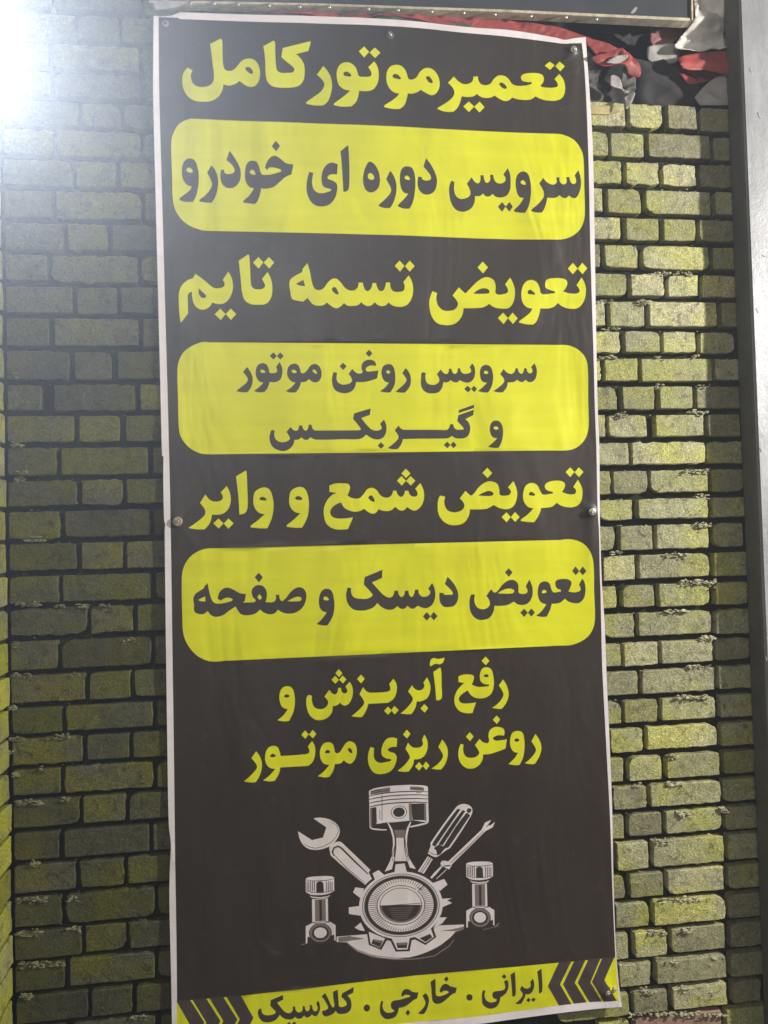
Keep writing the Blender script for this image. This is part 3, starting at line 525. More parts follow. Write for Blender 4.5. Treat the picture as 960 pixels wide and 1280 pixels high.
word('Y', "@530,890,6 277,240! 298,245! 295,290 310,330 345,345 385,340 412,320 415,300 383,250! 418,203! 445,228 480,235 490,215 485,180 495,140 525,117 560,113 595,125 605,150 600,178! 565,175 535,183 518,200 535,215 575,213 622,205! 612,275! 560,295 500,315 445,320! 440,360 415,400 370,425 320,422 280,390 260,340 262,280 | 345,152! 373,185! 347,220! 315,187! | 547,27! 573,57! 548,92! 518,60! "
     "| 700,142 738,155 752,210 752,280 740,345 715,395! 680,398 633,390! 675,350 705,305! 670,295 648,255 648,195 665,155 | 678,210 695,197 715,210 700,222 680,220 | 835,165! 868,215 880,270 865,330 830,388! 800,390 755,383! 800,345 835,300 838,275 805,220!")
# bottom strip: ایرانی . خارجی . کلاسیک
word('T', "@310,1200,8 120,462! 138,470! 138,500 165,525 215,530 262,520 278,500 255,475 222,440! 228,385! 350,340! 352,385! 290,412! 325,455 365,500 400,515 430,510 445,490 447,455! 470,452! 478,490 505,510 535,500 545,485 545,450! 567,450! 572,480 590,500 610,490 618,475 615,440! 640,440! 645,475 665,500 690,490 695,460 680,425! 700,395! 716,430 718,480 705,520 680,548 650,540 638,530! 610,555 580,560 560,540! 530,570 490,568 470,552! 440,575 390,575 350,560 318,530! 280,575 220,598 160,595 120,565 100,520 103,480 "
     "| 395,610! 415,600! 430,625! 415,650! 390,640! | 455,600! 478,605! 480,635! 455,650! 435,625! "
     "| 735,355! 770,320! 800,375 825,430 850,460 862,440 852,370 848,310! 895,287! 900,340 905,410 912,450 @400,1200,8 235,450 265,430 255,400 210,355! 222,320! 338,260! 330,315! 272,345! 300,375 312,420 305,475 270,510 210,522 175,515 155,492! 130,520 90,540 50,548 25,530 20,500 60,485 80,465 50,400")
word('T', "@400,1200,8 465,430 488,440 498,465 485,492 465,500 442,490 433,465 443,440")
word('T', "@400,1200,8 612,395! 632,405! 622,440 630,480 660,510 700,512 735,500 740,490 715,475 705,440 712,410 740,395 800,385 870,365 900,352 870,340 840,342 825,360! 810,345! 820,310 850,285 890,288 @500,1200,8 120,310 182,318! 170,375! 130,395 90,425 40,455 -15,465! -22,500 -50,550 -100,572 -150,572 -195,530 -205,480 -200,430 "
     "| 75,482! 98,510! 75,542! 50,515! | 255,325! 275,350 288,390 280,440 262,490 235,528! 205,528 172,520! 210,490 245,445 252,415 240,385 222,350! | 303,215! 350,183! 355,230 355,300 360,345 385,355 430,345 480,322 485,312 460,300 430,305 412,322! 392,305! 405,270 430,240 460,232 500,255 565,270! 555,318! 510,340 460,385 410,420 355,428 325,405 315,350 310,270 | 462,158! 485,185! 462,215! 438,190!")
word('T', "@500,1200,8 688,330 710,338 720,358 710,385 688,393 668,385 658,360 668,338")
word('T', "@590,1200,8 105,290! 130,297! 120,335 130,380 165,405 205,405 235,395 240,378 210,368 197,345 205,310 235,298 280,292 315,280 325,250 312,205! 345,188 358,220 355,270 330,320 275,360! 268,400 240,445 190,468 140,460 100,425 92,370 95,320 | 315,128! 338,152! 315,180! 292,155! | 378,132! 422,105! 425,150 430,250 428,330 415,348 395,352! 390,260 | "
     "490,240! 510,262 540,272 568,262 580,240 572,210! 600,170! 613,210 612,260 590,310 555,330 528,325! 515,370 485,420! 455,425 422,418! 465,385 495,345 498,320 470,285! | 555,362! 580,382! 558,408! 533,388! | 605,360! 630,378! 605,405! 582,384! | 645,105! 690,75! 692,130 697,230 693,300 680,318 662,322! 658,230")

# emblem
E1 = '@360,970,6 '; E2 = '@480,970,6 '; E3 = '@360,1080,6 '; E4 = '@480,1080,6 '
f1 = (360, 970, 6); f3 = (360, 1080, 6); f5 = (430, 970, 5.336)
p = 'base_plate'
add(p, 'E', parse(E3 + "365,545! 540,532! 700,520! " + E4 + "430,462! 600,455! 600,490! 535,510! 500,550 400,625 240,690 80,712 " + E3 + "640,690 520,650 440,588! 365,585!"))
add(p, 'G', rib(E3 + "450,600 520,655 640,697 800,716 960,713 1100,690 1210,615 1245,570", 1.3))
add(p, 'D', rib(E3 + "440,588 520,645 640,686 800,706 960,703 1100,682 1195,605 1235,560", 0.7))
add(p, 'G', parse(E3 + "375,550! 460,540! 575,562! 470,575! 440,583! 380,585!"))
add(p, 'G', parse(E4 + "420,505! 520,490! 600,470! 600,490! 540,505!"))
p = 'wrench'
add(p, 'E', parse(E1 + "190,318! 240,312 310,325 365,360 388,410 375,460 330,515 270,545 200,555 140,540 95,490 75,415! 130,450 180,482! 262,462! 288,385!"))
add(p, 'D', rib(E1 + "110,500 150,530 205,543 265,530 325,497 362,455 378,410 365,372 320,338", 0.7))
add(p, 'E', parse(E1 + "315,570 312,530 350,500 390,493 425,520 " + E3 + "618,45! 605,62! 628,110! 632,125! 590,160! 578,155! " + E1 + "325,600"))
add(p, 'D', rib(E1 + "345,600 333,570 345,540 375,527 400,540 500,640 " + E3 + "602,76", 2.2))
add(p, 'D', rib(E1 + "340,585 440,690 " + E3 + "578,146", 1.0))
p = 'piston'
add(p, 'E', parse(E1 + "607,112! 650,92 780,72 900,66 " + E2 + "200,66 300,72 330,82! 333,200! 337,345! 320,362 200,388! 190,380! 320,350! 215,333! 100,345 0,350 " + E1 + "690,356! 665,357! 620,375 630,388 740,400! 740,407 640,402 612,388!"))
add(p, 'G', parse(E1 + "618,112! 680,96! 765,84! 765,118! 690,128! 618,140!"))
add(p, 'D', rib(E1 + "618,135 680,118 760,106", 1.0)); add(p, 'D', rib(E1 + "620,118 700,103", 0.8))
add(p, 'G', parse(E2 + "195,78! 255,80! 300,88! 300,112! 250,108! 195,105!")); add(p, 'D', rib(E2 + "205,92 300,100", 0.9))
for yy, dd in ((150, 1.3), (176, 1.3), (204, 1.3), (232, 1.4)):
    add(p, 'D', rib(E1 + f"608,{yy} 660,{yy-12} 750,{yy-26} 850,{yy-33} 960,{yy-35} 1050,{yy-30}", dd))
add(p, 'G', parse(E1 + "940,118! 1000,120! 1000,200! 940,198!") if False else rib(E1 + "960,125 1000,127", 1.0))
add(p, 'G', parse(E1 + "614,240! 630,236! 634,378! 617,385!"))
add(p, 'D', parse(E1 + "628,238! 662,231! 666,350! 640,372! 628,370!"))
add(p, 'G', parse(E2 + "185,206! 210,206! 212,334! 190,332!"))
add(p, 'D', parse(E2 + "205,208! 300,206! 306,334! 215,332!"))
add(p, 'G', parse(E2 + "300,208! 316,206! 320,342! 304,336!"))
add(p, 'D', rib(E1 + "705,140 705,330", 0.8)); add(p, 'D', rib(E1 + "687,250 690,330", 0.6))
add(p, 'D', ell(832, 272, 61, 50, f=f1)); add(p, 'E', ell(832, 272, 56, 46, f=f1)); add(p, 'D', ell(832, 272, 44, 36, f=f1))
add(p, 'D', parse(E1 + "750,352! 925,345! 905,430! 890,460! 800,462! 770,400!"))
add(p, 'E', rib(E1 + "750,352 775,400 792,460 795,520 785,600 750,700", 2.4))
add(p, 'E', rib(E2 + "202,345 180,395 168,450 165,520 175,600 215,690", 2.4))
add(p, 'E', parse(E1 + "785,600! 800,610! 780,700! 725,718! 745,680!")); add(p, 'E', parse(E2 + "178,600! 168,615! 195,690! 240,700! 215,660!"))
add(p, 'G', parse(E1 + "795,405! 885,405! 872,468! 812,468!"))
add(p, 'E', parse(E1 + "812,465! 870,465! 872,540 892,640! 800,640! 812,540")) 
add(p, 'D', rib(E1 + "785,640 780,600 803,520 803,470", 0.9)); add(p, 'D', rib(E1 + "905,640 898,600 882,520 880,470", 0.9))
p = 'screwdriver'
add(p, 'E', parse(E2 + "352,525 350,505 540,240 570,218 605,212 645,225 665,255 655,300 500,540 470,560 410,605! 385,612 330,585! 345,545!"))
add(p, 'D', parse(E2 + "362,520! 370,500! 552,250 575,255! 398,515! 385,535!")); add(p, 'D', parse(E2 + "412,512! 588,262 612,266! 440,525! 425,520!"))
add(p, 'D', parse(E2 + "452,525! 618,282 648,300! 485,540! 460,548 425,590! 402,600! 392,560! 375,545! 415,515! 440,530!")); add(p, 'D', parse(E2 + "622,268! 632,246 655,250 655,268 635,282!"))
add(p, 'D', rib(E2 + "335,572 375,592 400,592", 0.8))
add(p, 'E', parse(E2 + "330,605! 368,628! 300,730! 250,725!")); add(p, 'E', parse(E4 + "305,0! 345,5! 285,100! 245,85!")); add(p, 'D', rib(E2 + "355,622 268,755", 1.0)); add(p, 'G', rib(E2 + "340,615 255,750", 1.0))
p = 'fork_tool'
add(p, 'E', parse(E2 + "732,405! 760,350! 805,330! 778,370! 798,372! 832,345! 815,385! 760,416! 510,668! 478,650!"))
add(p, 'D', rib(E2 + "748,415 620,545 500,655", 1.0)); add(p, 'D', parse(E2 + "768,378! 800,348! 790,368! 808,365! 785,392!") if False else rib(E2 + "770,382 800,352", 0.8))
add(p, 'E', parse(E2 + "425,660! 440,640 480,645 512,668! 492,705! 462,692 430,675!")); add(p, 'D', rib(E2 + "450,680 500,675", 1.5))
add(p, 'E', rib(E4 + "435,22 385,75 335,130", 3.2)); add(p, 'E', rib(E4 + "470,45 395,115", 0.9))
def bolt(p, tf):
    def T(loops): return [[tf(x, y) for x, y in l] for l in loops]
    add(p, 'E', T(parse(E3 + "133,110! 160,98 240,90 320,90 345,100! 347,200! 300,222 240,232 170,228 133,208!")))
    add(p, 'D', T(rib(E3 + "136,118 180,127 240,125 300,120 344,110", 0.9)))
    for x in (143, 156, 170, 184, 198, 288, 302, 316, 330): add(p, 'D', T(rib(E3 + f"{x},130 {x},205", 1.0)))
    add(p, 'D', T(parse(E3 + "212,215! 212,145! 225,132 250,130 265,142! 270,212!")))
    add(p, 'D', T(rib(E3 + "136,203 180,212 240,214 300,208 345,195", 0.8)))
    add(p, 'E', T(rib(E3 + "166,238 180,248 240,252 300,244 312,232", 1.4)))
    add(p, 'E', T(parse(E3 + "180,262! 298,255! 302,428! 182,436!"))); add(p, 'G', T(parse(E3 + "200,266! 282,260! 285,425! 203,430!")))
    add(p, 'D', T(parse(E3 + "225,268! 262,264! 264,424! 232,426!")) if False else T(rib(E3 + "243,270 246,425", 3.0)))
    add(p, 'E', T(parse(E3 + "133,598! 133,468! 185,440! 315,432! 357,458! 358,574! 348,574! 346,530! 300,545! 180,552! 147,545! 145,595!")))
    add(p, 'D', T(rib(E3 + "185,440 240,452 315,434", 1.0)))
    add(p, 'D', T(ell(243, 518, 86, 75, f=f3))); add(p, 'G', T(ell(243, 518, 80, 70, f=f3))); add(p, 'D', T(ell(243, 518, 64, 54, f=f3))); add(p, 'E', T(ell(243, 516, 48, 40, f=f3)))
    add(p, 'D', T(parse(E3 + "160,565! 200,590! 243,596! 300,585! 340,545! 346,575! 300,600! 180,602! 147,590!")))
bolt('bolt#1', lambda x, y: (x, y))
cx0, cy0 = 360 + 243 / 6, 1080 + 518 / 6; cx1, cy1 = 480 + 720 / 6, 1080 + 402 / 6
bolt('bolt#2', lambda x, y: (cx1 + (x - cx0) * 0.93, cy1 + (y - cy0) * 0.98 + (x - cx0) * 0.01))
add('bolt#1', 'G', rib(E3 + "100,605 130,600", 1.4)); add('bolt#2', 'G', rib(E4 + "830,470 862,440", 1.6)); add('bolt#2', 'G', rib(E4 + "740,492 860,462", 0.8))
p = 'gear'; GC = (501.2, 1132.1)
teeth = ["345,590! 405,585! 420,645! 335,655!", "190,650! 230,628! 280,670! 215,715!", "60,775! 75,742! 135,750! 110,815!", "32,875! 32,920! 110,932! 115,865!", "70,1012! 112,978! 140,1035! 105,1030!",
         "165,1040! 275,1085! 240,1145! 178,1120!", "318,1085! 440,1080! 425,1158! 355,1160!", "470,1075! 580,1020! 600,1075! 545,1115!", "640,945! 687,945! 655,985! 595,1020!", "650,822! 720,818! 690,832! 722,850! 650,880!", "590,718! 670,690! 692,728! 640,770!"]
add(p, 'D', ell(*GC, 55.5, 45.5, rot=-0.05))
for i, t in enumerate(teeth):
    L = parse('@430,970,5.336 ' + t)[0]; cx = sum(a for a, b in L) / len(L); cy = sum(b for a, b in L) / len(L)
    k = 1.34 if i in (0, 1, 5, 6, 7) else 1.12
    add(p, 'D', [[(cx + (a - cx) * k, cy + (b - cy) * k) for a, b in L]])
for i, t in enumerate(teeth): add(p, 'E', parse('@430,970,5.336 ' + t))
add(p, 'E', ell(*GC, 52.5, 42.3, rot=-0.05))
for t in ("195,1090! 260,1100! 240,1143! 182,1118!", "350,1115! 424,1112! 420,1150! 357,1150!", "505,1085! 575,1055! 590,1078! 545,1110!"): add(p, 'D', parse('@430,970,5.336 ' + t))
for t in ("200,1090! 255,1100! 245,1115! 205,1105!", "358,1115! 418,1112! 416,1128! 360,1130!"): add(p, 'G', parse('@430,970,5.336 ' + t))
add(p, 'D', ell(*GC, 48.5, 39.6, 64, -0.05)); add(p, 'E', ell(*GC, 47.6, 38.8, 64, -0.05)); add(p, 'G', ell(*GC, 46.4, 37.6, 64, -0.05)); add(p, 'D', ell(*GC, 45.2, 36.6, 64, -0.05)); add(p, 'E', ell(*GC, 41, 33.2, 64, -0.05))
for k in range(76):
    a = 2 * math.pi * k / 76
    side = abs(math.cos(a)); r0 = 1.0 - (0.10 + 0.16 * side); 
    c, s = math.cos(a), math.sin(a)
    q0 = (GC[0] + 41 * c, GC[1] + 33.2 * s); q1 = (GC[0] + 41 * r0 * c, GC[1] + 33.2 * r0 * s)
    add(p, 'G', rib(f"{q0[0]:.2f},{q0[1]:.2f} {q1[0]:.2f},{q1[1]:.2f}", 0.9))
add(p, 'D', ell(*GC, 30.4, 25.2, 56, -0.05)); add(p, 'E', ell(*GC, 29.4, 24.3, 56, -0.05)); add(p, 'D', ell(*GC, 26.6, 22.0, 56, -0.05)); add(p, 'E', ell(*GC, 25.8, 21.2, 56, -0.05))
lowhalf = [(GC[0] + 25.8 * math.cos(a), GC[1] + 21.2 * math.sin(a)) for a in [math.radians(d) for d in range(-2, 183, 7)]]
add(p, 'G', [[(x, y) for x, y in lowhalf]])
add(p, 'D', [[(GC[0] + (x - GC[0]) * 0.93, GC[1] + 1 + (y - GC[1] - 1) * 0.93) for x, y in lowhalf]])
for k in range(6): add(p, 'G', rib(f"{GC[0]-15+k*1.2},{GC[1]+4+k*2.7} {GC[0]+16-k*1.6},{GC[1]+3+k*2.7}", 0.7))
add(p, 'D', rib(f"{GC[0]-25.6},{GC[1]+1.2} {GC[0]+25.6},{GC[1]-2.8}", 0.8))
add(p, 'E', rib('@430,970,5.336 ' + "480,770 520,735", 1.6)); add(p, 'D', rib('@430,970,5.336 ' + "500,765 540,728", 1.3)); add(p, 'D', rib('@430,970,5.336 ' + "490,745 525,765", 0.8))

# ---- the shape of the hanging sheet (metres towards the viewer)
CREASE = [((717, 64), (690, 92), 0.0022, 4), ((717, 64), (705, 52), 0.002, 4), ((717, 64), (672, 150), 0.0016, 9), ((717, 64), (712, 190), 0.0020, 8), ((738, 640), (722, 622), 0.0022, 4),
          ((738, 640), (738, 720), 0.0030, 7), ((738, 640), (742, 560), 0.0022, 7), ((222, 652), (224, 720), 0.0014, 6), ((222, 652), (222, 590), 0.0012, 6), ((757, 1238), (700, 1175), 0.0024, 9), ((757, 1238), (640, 1222), 0.0016, 8), ((757, 1238), (750, 1120), 0.0018, 10),
          ((207, 29), (232, 60), 0.0012, 6), ((640, 240), (700, 290), 0.0008, 8), ((487, 45), (500, 90), 0.0010, 7), ((675, 280), (682, 300), 0.0008, 3), ((660, 265), (672, 296), 0.0008, 3), ((705, 560), (690, 480), 0.0008, 7),
          ((207, 29), (214, 120), 0.0012, 7), ((487, 45), (478, 130), 0.0009, 8), ((222, 652), (262, 612), 0.0011, 6), ((222, 652), (258, 700), 0.0010, 6), ((738, 640), (700, 668), 0.0012, 6), ((455, 180), (430, 290), 0.0008, 10), ((300, 940), (240, 1080), 0.0009, 12), ((690, 300), (730, 420), 0.0010, 9), ((212, 1060), (236, 1110), 0.0012, 6)]
def sheet_h(x, y):
    h = 0.0015 * math.sin(x / 61 + 0.6 * math.sin(y / 190)) * math.sin(y / 300 + 0.5) + 0.0034 * noise.noise(Vector((x / 110, y / 200, 1.5))) + 0.0016 * noise.noise(Vector((x / 45, y / 75, 6.5)))
    for (a, b, am, wd) in CREASE:
        dx, dy = b[0] - a[0], b[1] - a[1]; L2 = dx * dx + dy * dy
        t = ((x - a[0]) * dx + (y - a[1]) * dy) / L2; t = min(1, max(0, t))
        q = math.hypot(x - a[0] - t * dx, y - a[1] - t * dy)
        if q < wd * 4: h += am * math.exp(-(q / wd) ** 2) * (1 - t * 0.85)
    # bottom edge and right side stand off the bricks
    h += 0.004 * max(0, (x - 690) / 60) ** 2 * (0.5 + 0.5 * math.sin(y / 95)) + 0.0012 * max(0, (235 - x) / 40) ** 2
    h += 0.006 * max(0, (y - 1150) / 120) ** 2
    return h
YB = -0.0085
def to_world(x, y):
    p = unp(x, y, YB); return (p[0], p[1] - sheet_h(x, y), p[2])

pts = []; edges = []; key = {}
def vid(x, y):
    k = (round(x, 2), round(y, 2))
    if k not in key: key[k] = len(pts); pts.append(Vector(k))
    return key[k]
cells = set()
for part, col, loops in LAY:
    for l in loops:
        ids = [vid(x, y) for x, y in l]
        for a, b in zip(ids, ids[1:] + ids[:1]):
            if a != b: edges.append((a, b))
        for x, y in l: cells.add((int(x / 2.2), int(y / 2.2)))
def inside(xs, ys, loops):
    r = np.zeros(len(xs), bool)
    for l in loops:
        P = np.array(l); Q = np.roll(P, -1, 0)
        for (x1, y1), (x2, y2) in zip(P, Q):
            if y1 == y2: continue
            c = ((y1 > ys) != (y2 > ys)) & (xs < (x2 - x1) * (ys - y1) / (y2 - y1) + x1)
            r ^= c
    return r
gx, gy = np.meshgrid(np.arange(192, 780, 5.5), np.arange(14, 1325, 5.5)); gx = gx.ravel() + np.tile([0, 2.7], len(gx.ravel()))[:gx.size] * 0; gy = gy.ravel()
ok = inside(gx, gy, OUT)
for x, y in zip(gx[ok], gy[ok]):
    if (int(x / 2.2), int(y / 2.2)) not in cells: vid(float(x), float(y))
for (a, b, am, wd) in CREASE:
    for x in np.arange(min(a[0], b[0]) - 10, max(a[0], b[0]) + 10, 2.3):
        for y in np.arange(min(a[1], b[1]) - 10, max(a[1], b[1]) + 10, 2.3):
            dx, dy = b[0] - a[0], b[1] - a[1]; t = min(1, max(0, ((x - a[0]) * dx + (y - a[1]) * dy) / (dx * dx + dy * dy)))
            if math.hypot(x - a[0] - t * dx, y - a[1] - t * dy) < min(10, wd * 2) and inside(np.array([x]), np.array([y]), OUT)[0] and (int(x / 2.2), int(y / 2.2)) not in cells: vid(float(x), float(y))
vo, eo, fo, *_ = delaunay_2d_cdt(pts, edges, [], 0, 1e-4)
VX = np.array([(v.x, v.y) for v in vo]); FT = np.array([tuple(f) for f in fo if len(f) == 3])
cen = VX[FT].mean(1); owner = np.full(len(FT), -1)
for li, (part, col, loops) in enumerate(LAY):
    A = np.array([p for l in loops for p in l]); lo = A.min(0); hi = A.max(0)
    s = np.where((cen[:, 0] >= lo[0]) & (cen[:, 0] <= hi[0]) & (cen[:, 1] >= lo[1]) & (cen[:, 1] <= hi[1]))[0]
    if len(s) == 0: continue
    s = s[inside(cen[s, 0], cen[s, 1], loops)]; owner[s] = li
# world positions, plus exact shared normals so that seams between inks cannot be seen
WV = np.array([to_world(x, y) for x, y in VX])
okf = owner >= 0
a_, b_, c_ = WV[FT[okf, 0]], WV[FT[okf, 1]], WV[FT[okf, 2]]; fn = np.cross(b_ - a_, c_ - a_)
sgn = np.where(fn[:, 1] > 0, -1.0, 1.0)
VN = np.zeros_like(WV)
for k in range(3): np.add.at(VN, FT[okf, k], fn * sgn[:, None])
VN /= np.maximum(np.linalg.norm(VN, axis=1, keepdims=True), 1e-12)
banner = empty('banner', tuple(unp(480, 660, YB)), label='tall black and yellow vinyl advertising banner with Persian lettering screwed to the brick wall', cat='banner')
by = {}
for li, (part, col, loops) in enumerate(LAY): by.setdefault(part, []).append(li)
sub_of = {}
for part, lis in by.items():
    sel = np.where(np.isin(owner, lis))[0]
    if len(sel) == 0: continue
    name = part.split('#')[0]
    tri = FT[sel]; t2 = []
    for q, li in zip(tri, owner[sel]):
        n = np.cross(WV[q[1]] - WV[q[0]], WV[q[2]] - WV[q[0]])
        t2.append((q[0], q[2], q[1]) if n[1] > 0 else tuple(q))
    used = np.unique(tri); rm = {int(u): i for i, u in enumerate(used)}
    cols = sorted({LAY[li][1] for li in lis}); ci = [cols.index(LAY[li][1]) for li in owner[sel]]
    off = np.array(banner.location)
    me = bpy.data.meshes.new(name); me.from_pydata([tuple(WV[u] - off) for u in used], [], [tuple(rm[int(v)] for v in t) for t in t2])
    for c in cols: me.materials.append(M[c])
    me.polygons.foreach_set('material_index', ci); me.polygons.foreach_set('use_smooth', [True] * len(t2)); me.update()
    me.normals_split_custom_set_from_vertices([tuple(VN[u]) for u in used])
    o = bpy.data.objects.new(name, me); COL.objects.link(o); o.parent = banner
    LB = {'yellow_panel#1': 'topmost yellow panel with one line of dark lettering', 'bolt#1': 'printed grey bolt and nut left of the gear', 'bolt#2': 'printed grey bolt and nut right of the gear', 'border': 'thin white unprinted margin round the sheet'}
    if part in LB: o['label'] = LB[part]
    if part == 'gear': o['label'] = 'printed grey gear wheel at the centre of the tool emblem'
# back of the sheet
bk = OUT[0]; 
tb = []
for q in FT[okf]:
    n_ = np.cross(WV[q[1]] - WV[q[0]], WV[q[2]] - WV[q[0]]); tb.append((q[0], q[2], q[1]) if n_[1] < 0 else tuple(q))
ub = np.unique(FT[okf]); rb = {int(u): i for i, u in enumerate(ub)}
mesh_obj('backing', [(WV[u][0], WV[u][1] + 0.0011, WV[u][2]) for u in ub], [tuple(rb[int(v)] for v in t) for t in tb], M['white'], banner)
ev = []; ef = []
for i, p in enumerate(bk):
    q = to_world(*p); ev += [q, (q[0], q[1] + 0.0011, q[2])]
n = len(bk)
for i in range(n): ef.append((2 * i, 2 * ((i + 1) % n), 2 * ((i + 1) % n) + 1, 2 * i + 1))
mesh_obj('cut_edge', ev, ef, M['W'], banner)

# ------------------------------------------------------------------ screws
def lathe(profile, seg=24):
    V = []; Fc = []
    for r, y in profile:
        for k in range(seg): a = 2 * math.pi * k / seg; V.append((r * math.cos(a), y, r * math.sin(a)))
    for i in range(len(profile) - 1):
        for k in range(seg):
            k2 = (k + 1) % seg; Fc.append((i * seg + k, i * seg + k2, (i + 1) * seg + k2, (i + 1) * seg + k))
    Fc.append(tuple(range((len(profile) - 1) * seg, len(profile) * seg)))
    return V, Fc
def screw(px, py, rw, rh, mw, mh, label, tilt=(0, 0), hexhead=False):
    w0 = to_world(px, py); t = empty('screw', w0, label=label, cat='screw', group='screws that pin the banner to the wall')
    V, Fc = lathe([(rw * 0.99, 0.001), (rw, -0.0004), (rw * 0.90, -0.0012), (rw * 0.62, -0.0016), (rw * 0.55, -0.0012), (rh * 0.7, -0.0012)])
    o = mesh_obj('washer', V, Fc, mw); o.parent = t; o.rotation_euler = (tilt[0], 0, tilt[1])
    V, Fc = lathe([(rh, -0.0012), (rh * 1.02, -0.0024), (rh * 0.85, -0.0036), (rh * 0.45, -0.0042), (rh * 0.32, -0.0026)], 6 if hexhead else 18)
    o = mesh_obj('screw_head', V, Fc, mh, smooth=not hexhead); o.parent = t; o.rotation_euler = (tilt[0], 0.3, tilt[1])
    V, Fc = lathe([(0.0014, -0.001), (0.0014, 0.03), (0.0002, 0.034)], 8)
    o = mesh_obj('shank', V, Fc, mh); o.parent = t
    return t
screw(207, 30, 0.0068, 0.0034, M['white'], M['grey'], 'pale round screw washer in the upper left corner of the banner')
screw(487, 45, 0.0086, 0.0042, M['grey'], M['metal'], 'grey screw washer at the middle of the top edge of the banner')
screw(715.5, 64, 0.0066, 0.0036, M['metal'], M['metal'], 'metal screw pulled through the upper right corner of the banner', tilt=(0.3, -0.4))
screw(222.5, 652, 0.0092, 0.0034, M['tan'], M['tan'], 'tan ribbed screw washer half way down the left edge of the banner')
screw(738, 640, 0.0078, 0.0040, M['metal'], M['metal'], 'grey metal screw half way down the right edge of the banner')
screw(757, 1238, 0.0060, 0.0030, M['tan'], M['metal'], 'tan screw in the lower right corner of the banner', tilt=(0.2, 0.2))
screw(766, 1234, 0.0060, 0.0026, M['rim'], M['metal'], 'loose pale washer beside the lower right corner of the banner', tilt=(0.0, 0.9))

# ------------------------------------------------------------------ signboard over the banner
YS = -0.022
sb = empty('signboard', tuple(unp(560, -60, YS)), label='dark signboard with a pale bolted rim across the top of the banner', cat='signboard')
def prism(name, poly, y0, y1, mat, parent):
    """polygon in photo pixels, placed at depth y0 (front) and given thickness to y1"""
    A = [unp(x, y, y0) for x, y in poly]; n = len(A)
    V = [tuple(a) for a in A] + [(a[0], y1, a[2]) for a in A]
    Fc = [tuple(range(n)), tuple(range(2 * n - 1, n - 1, -1))] + [(i, (i + 1) % n, (i + 1) % n + n, i + n) for i in range(n)]
    o = mesh_obj(name, V, Fc, mat, parent, smooth=False)
    bm = bmesh.new(); bm.from_mesh(o.data); bmesh.ops.recalc_face_normals(bm, faces=bm.faces); bm.to_mesh(o.data); bm.free()
    return o
prism('face_sheet', [(190, -260), (868, -240), (862.5, 22.5), (640, 12), (400, 4), (240, 0.5), (190, -1)], YS, -0.006, M['sign'], sb)
rimp = [(186, 0.5), (240, 0.8), (400, 4.2), (640, 12.2), (862, 22.5), (864, 25.5), (857, 26), (780, 22.2), (640, 15.4), (400, 7), (240, 3.8), (186, 3.5)]
prism('rim', rimp, YS - 0.003, -0.001, M['rim'], sb)
prism('end_cap', [(862.8, -60), (866, -60), (866.5, 25), (864.8, 25)], YS - 0.005, -0.002, M['rim'], sb)
for i, (bx, by_) in enumerate([(209, 4), (238, 4), (267, 4.5), (297, 5.5), (336, 7), (374, 8.5), (411, 9), (460, 11), (497, 12.5), (539, 14.5), (579, 16), (618, 18), (663, 20), (707, 21.5), (745, 24)]):
    c = unp(bx, by_, YS - 0.004); V, Fc = lathe([(0.0042, 0.0), (0.0044, -0.0012), (0.0036, -0.0026), (0.0016, -0.003)], 12)
    o = mesh_obj('bolt', V, Fc, M['metal']); o.parent = sb; o.location = Vector(c) - sb.location
prism('scratch', [(788, 16), (794, 8.5), (797, 9.5), (795, 14), (791, 17)], YS - 0.0006, YS + 0.001, M['white'], sb)

